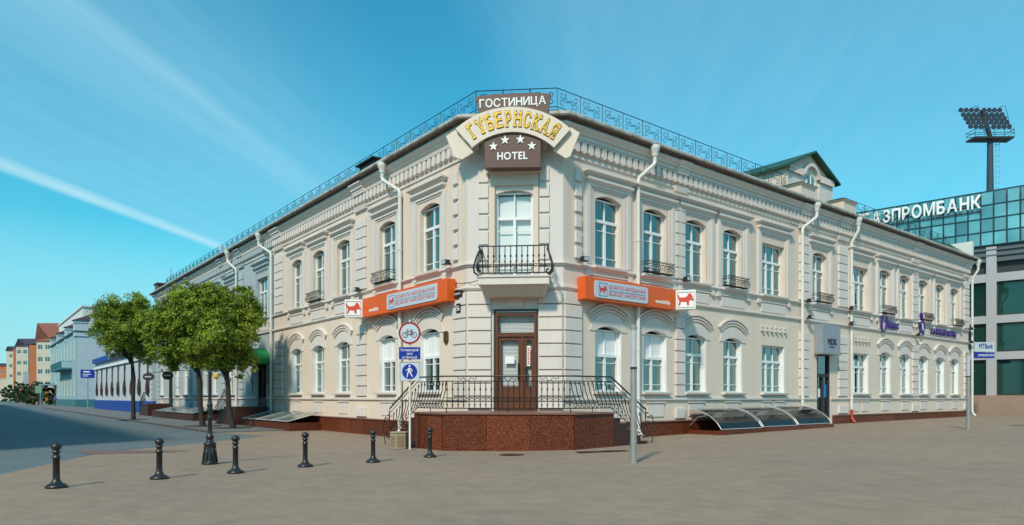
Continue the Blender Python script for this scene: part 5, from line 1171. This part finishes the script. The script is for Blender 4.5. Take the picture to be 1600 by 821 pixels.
# ---------------------------------------------------------------- people
def person(px,Y,shirt,trou,lab,seed,bag=None):
    x=qx(px,Y); z0=.05
    pts=[(0,0,.92),(0,0,1.15),(0,0,1.38),(0,0,1.50),(0,0,1.58),(0,0,1.68),(.18,0,1.36),(.24,.05,1.10),(.22,-.05,.86),(-.18,0,1.36),(-.24,-.05,1.10),(-.22,.05,.86),(.10,.02,.88),(.12,-.10,.48),(.12,.08,.08),(.12,-.06,.03),(-.10,0,.88),(-.11,.10,.48),(-.11,.18,.08),(-.11,.06,.03)]
    ed=[(0,1),(1,2),(2,3),(3,4),(4,5),(2,6),(6,7),(7,8),(2,9),(9,10),(10,11),(0,12),(12,13),(13,14),(14,15),(0,16),(16,17),(17,18),(18,19)]
    rad=[.14,.14,.16,.06,.095,.09,.07,.05,.04,.07,.05,.04,.09,.065,.045,.04,.09,.065,.045,.04]
    me=bpy.data.meshes.new('body'); me.from_pydata(pts,ed,[]); ob_=bpy.data.objects.new('tmp',me); COL.objects.link(ob_)
    ob_.modifiers.new('s','SKIN'); 
    for v,r in zip(me.skin_vertices[0].data,rad): v.radius=(r,r*.85)
    me.skin_vertices[0].data[0].use_root=True
    ob_.modifiers.new('u','SUBSURF').levels=1
    dg=bpy.context.evaluated_depsgraph_get(); dg.update(); m2=bpy.data.meshes.new_from_object(ob_.evaluated_get(dg)); bpy.data.objects.remove(ob_)
    m2.materials.clear(); sk=mat('skin',(.42,.24,.16),.6)
    for q in (mat('shirt',shirt,.8),mat('trousers',trou,.8),sk): m2.materials.append(q)
    for p in m2.polygons:
        z=p.center.z; p.material_index=1 if z<.92 and abs(p.center.x)<.19 else (2 if z>1.47 or (z<.98) else 0)
    o=node('person',None,None,T(x,Y,z0,.4),lab,'person'); node('body',m2,o,T(x,Y,z0,.4))
    hb=MB().lathe([(.03,1.80),(.09,1.78),(.112,1.70),(.108,1.63),(.05,1.60)],10); node('hair',hb.mesh('hair',M['dark'],smooth=True),o,T(x,Y,z0,.4)@Matrix.Translation((0,.02,-.02)))
person(86,118,(.10,.06,.42),(.03,.03,.05),'person in a violet jacket walking on the pavement by the teal house',1)
person(26,178,(.75,.38,.03),(.05,.03,.03),'person in a yellow jacket far down the street',2)
# ---------------------------------------------------------------- glass bank building on the right
aG=math.atan2(CX+406,F); dG=(math.sin(-aG),math.cos(aG)); # heading to the far left
Y0=46.; X0=qx(1690,Y0)
nG=(dG[1]*-1,dG[0]) ; 
if nG[1]>0: nG=(dG[1],-dG[0])
nG=Vector((nG[0],nG[1],0)).normalized(); 
sG=1 if dG[0]*nG.y-dG[1]*nG.x>0 else -1
FG=Fr((X0,Y0),dG,(nG.x,nG.y),sG)
gb=node('glass_office_building',None,None,FG.M(14),'modern bank office with pale stone grid below and green-blue curtain glazing above','building')
def tg(px): return tof(FG,px)
def zgm(px,py): return zof(FG,px,py)
ZT=zgm(1600,290); ZM=zgm(1600,377); 
LG=tg(1300)
M['curtain_glass']=mat('curtain_wall_glass',(.09,.30,.32),.08,spec=.9,metal=.35,noise=(.25,.9),c2=(.24,.55,.56),coat=.3)
t_=M['curtain_glass'].node_tree; oi=nn(t_,'ShaderNodeObjectInfo'); b_=t_.nodes['Principled BSDF']; hv=nn(t_,'ShaderNodeHueSaturation'); t_.links.new(b_.inputs['Base Color'].links[0].from_socket,hv.inputs['Color']); t_.links.new(mth(t_,'ADD',mth(t_,'MULTIPLY',oi.outputs['Random'],.7),.65),hv.inputs['Value']); hv.inputs['Saturation'].default_value=.85; t_.links.new(hv.outputs[0],b_.inputs['Base Color'])  # random pane brightness puts uneven reflections into the glass colour
M['greenglass']=mat('dark_green_glass',(.006,.035,.028),.05,spec=.6,noise=(.3,.6),c2=(.01,.07,.05),coat=.5)
node('core',MB().box(min(FG.s*-6,FG.s*LG),max(FG.s*-6,FG.s*LG),-18,-.5,-1,ZT-.3).mesh('core',M['dark']),gb,FG.M())
# curtain glazing panes
rows=4; pw=abs(tg(1541)-tg(1521)); rh=(ZT-ZM)/rows
pm=MB().box(-pw/2+.05,pw/2-.05,-.10,0,.05,rh-.05).mesh('pane',M['curtain_glass'])
n=int((LG+6)/pw)
gf=node('glazing_grid',None,gb,FG.M())
b=MB()
for i in range(n+1): x=FG.s*(-6+i*pw); b.box(x-.035,x+.035,-.12,.06,ZM,ZT)
for r in range(rows+1): b.box(min(FG.s*-6,FG.s*LG),max(FG.s*-6,FG.s*LG),-.12,.05,ZM+r*rh-.03,ZM+r*rh+.03)
node('mullions',b.mesh('mul',M['rail']),gb,FG.M())
for i in range(n):
    for r in range(rows): node('pane',pm,gf,FG.M(-6+(i+.5)*pw,.0,ZM+r*rh))
# ledge and louvre band under the glazing
node('louvre_band',MB().box(min(FG.s*-6,FG.s*LG),max(FG.s*-6,FG.s*LG),-.5,-.12,ZM-1.2,ZM-.05).box(min(FG.s*-6,FG.s*LG),max(FG.s*-6,FG.s*LG),-.12,.02,ZM-.4,ZM-.3).box(min(FG.s*-6,FG.s*LG),max(FG.s*-6,FG.s*LG),-.12,.02,ZM-.8,ZM-.7).mesh('lv',mat('grey_louvres',(.10,.12,.13),.5)),gb,FG.M())
tp=[tg(p) for p in (1520,1554,1606)]
# stone grid: posts and beams with glass between
zs=[zgm(1600,y) for y in (414,440,518,536,604,628,641)]
zb=[(zgm(1575,y)) for y in (425,460,537)]
zr=[(CH+(H0-y)/F*(FG.p(tg(1565)).y)) for y in (405,418,459,477,545,563,626)]
bz=[(zr[1]-.0,zr[1]+1.2),(zr[2]-.0,zr[3]) ,(zr[4],zr[5])]
x_0,x_1=-6,LG
b=MB()
colw=tg(1541)-tg(1557); c0=tg(1557); sp_=(tg(1527)-tg(1557))
cols=[c0]; cc=c0
gap=abs(sp_)
widths=[]
pos=c0-4.9*1; P_=[]
k=-3
while True:
    t=c0+k*4.4
    if t>LG-1: break
    P_.append(t); k+=1
def beam(z0,z1): node('stone_beam',MB().box(min(FG.s*x_0,FG.s*x_1),max(FG.s*x_0,FG.s*x_1),-.45,-.03,z0,z1).mesh('bm',M['stoneclad']),gb,FG.M())
zq=lambda y:CH+(H0-y)/F*FG.p(c0).y
for a,c in ((427,440),(505,493),(562,550)): beam(min(zq(a),zq(c)),max(zq(a),zq(c)))
b.v=[]
for t in P_:
    hh=zq(385)
    node('stone_pillar',MB().box(-.31,.31,-.5,.0,-.5,hh).mesh('sp',M['stoneclad'],bevel=.01),gb,FG.M(t+.31,0))
lv=[(zq(493),zq(440)),(zq(550),zq(505)),(zq(618),zq(562))]
for i in range(len(P_)-1):
    a=P_[i]+.62; c=P_[i+1]
    for z0,z1 in lv:
        w=c-a; node('pane',MB().box(-w/2,w/2,-.36,-.30,z0,z1).mesh('pane',M['greenglass']),gb,FG.M((a+c)/2)); node('window_frame',MB().box(-w/2,w/2,-.3,-.24,z0,z0+.10).box(-w/2,w/2,-.3,-.24,z1-.10,z1).box(-w/2,-w/2+.08,-.3,-.24,z0+.1,z1-.1).box(w/2-.08,w/2,-.3,-.24,z0+.1,z1-.1).box(-.04,.04,-.3,-.26,z0+.1,z1-.1).mesh('wf',M['dark']),gb,FG.M((a+c)/2))
node('base_wall',MB().box(min(FG.s*x_0,FG.s*x_1),max(FG.s*x_0,FG.s*x_1),-.5,.15,-1,zq(618)).mesh('bw',mat('tan_stone_base',(.33,.24,.18),.8,noise=(.6,.5))),gb,FG.M())
# the bank's name in white letters on the glazing
tA_,tB_=tg(1308),tg(1534)
zl=zgm(1534,326)+.0
word_on(FG,'БЕЛГАЗПРОМБАНК',.92,(tA_+tB_)/2,zl,.16,M['plainwhite'],gb,width=(tA_-tB_),bold=.035,track=.16,ext=.12)
node('letter_rail',MB().box(min(FG.s*tB_,FG.s*(tA_+2)),max(FG.s*tB_,FG.s*(tA_+2)),.10,.14,zl-.25,zl-.17).mesh('lr',M['dark']),gb,FG.M())
# low wall along the right
b=MB(); 
Yw=50
node('low_boundary_wall',MB().box(qx(1526,Yw),qx(1526,Yw)+26,-.2,.2,-.2,1.25).box(qx(1526,Yw),qx(1526,Yw)+26,-.25,.25,1.25,1.32).mesh('lw',mat('pinkish_wall',(.40,.29,.23),.85,noise=(.5,.5))),None,T(0,Yw,.2),'low tan wall in front of the modern office at the right edge','wall')
# floodlight mast
Ym=112; Xm=qx(1547,Ym); fm=node('floodlight_mast',None,None,T(Xm,Ym,0),'tall dark stadium floodlight mast with a tilted lamp rack and round platform','floodlight mast')
mz=lambda y:zY(y,Ym); k=Ym/F
node('mast_tube',MB().lathe([(.62,0),(.52,mz(300)),(.42,mz(222))],12).mesh('mt',mat('mast_steel',(.05,.07,.09),.5,metal=.3)),fm,T(Xm,Ym))
b=MB(); b.pris([(-3.2,-1.1),(3.2,-1.1),(3.5,1.1),(-3.3,1.1)],mz(219.5),mz(217)); 
for zz in (mz(206),mz(211)): b.tube([(-3.2,-1.1,zz),(3.2,-1.1,zz),(3.5,1.1,zz),(-3.3,1.1,zz),(-3.2,-1.1,zz)],.05,4)
for x in (-3.2,-1.6,0,1.6,3.2): b.tube([(x,-1.1,mz(218)),(x,-1.1,mz(206))],.05,4)
node('platform',b.mesh('pf',M['dark']),fm,T(Xm,Ym))
node('rack_beam',MB().tube([(-1.3,0,mz(172)),(.0,0,mz(215))],.34,8).mesh('rb',M['dark']),fm,T(Xm,Ym))
lm_=MB().lathe([(.12,-.35),(.38,0),(.42,.12)],8); 
for i in range(len(lm_.v)): x,y,z=lm_.v[i]; lm_.v[i]=(x,-z,y)
lmm=lm_.mesh('lamp',[mat('lamp_housing',(.03,.035,.045),.35)]); lens=MB()
for r,y in enumerate((173.5,180.5,186.5,192.5,199)):
    sh=(r-2)*.22*1
    node('rack_bar',MB().tube([(-4.3+sh*2.2,0,mz(y)),(2.4+sh*1.2,0,mz(y))],.07,4).mesh('rbb',M['dark']),fm,T(Xm,Ym))
    for c in range(8):
        x=-4.2+sh*1.8+c*.86+(.35 if c>3 else 0); node('lamp',lmm,fm,T(Xm+x,Ym-.2,mz(y)))
b=MB()
for zz in range(26): b.box(.9,1.5,-.05,.05,mz(218)-zz*.9,mz(218)-zz*.9+.06)
b.tube([(.9,0,mz(218)),(.9,0,mz(288))],.05,4); b.tube([(1.5,0,mz(218)),(1.5,0,mz(288))],.05,4); node('ladder',b.mesh('ld',M['steel']),fm,T(Xm,Ym))
for dx in (-2.4,2.0): node('maintenance_hoop',MB().tube([(dx-.4,0,mz(172)),(dx-.4,0,mz(167)),(dx+.5,0,mz(166)),(dx+.8,0,mz(176)),(dx+1.4,0,mz(206))],.05,4).mesh('mh',M['dark']),fm,T(Xm,Ym))
# hanging round pub signs on the left street
for px,py,wpx,t_,l in ((232,589,16,0,'dark oval hanging sign near the blue-white house'),(262,587,14,0,'brown oval hanging sign over the far steps')):
    Y=52 if px==232 else 47.5; x=qx(px,Y); o=node('hanging_sign',None,None,T(x,Y,zY(py,Y)),l,'sign','oval hanging signs')
    node('sign_disc',MB().plate([(.42*math.cos(a/16*6.283)*(wpx/16),.30*math.sin(a/16*6.283)) for a in range(16)],-.06,.06).mesh('sd',M['dark'] if px==232 else M['step']),o,T(x,Y,zY(py,Y))); node('sign_band',MB().box(-.25,.25,-.07,-.06,-.05,.05).mesh('sbn',M['frost']),o,T(x,Y,zY(py,Y)))
    node('sign_arm',MB().box(.0,1.6,-.02,.02,.32,.36).mesh('sa',M['iron']),o,T(x,Y,zY(py,Y)))
bpy.context.view_layer.update()
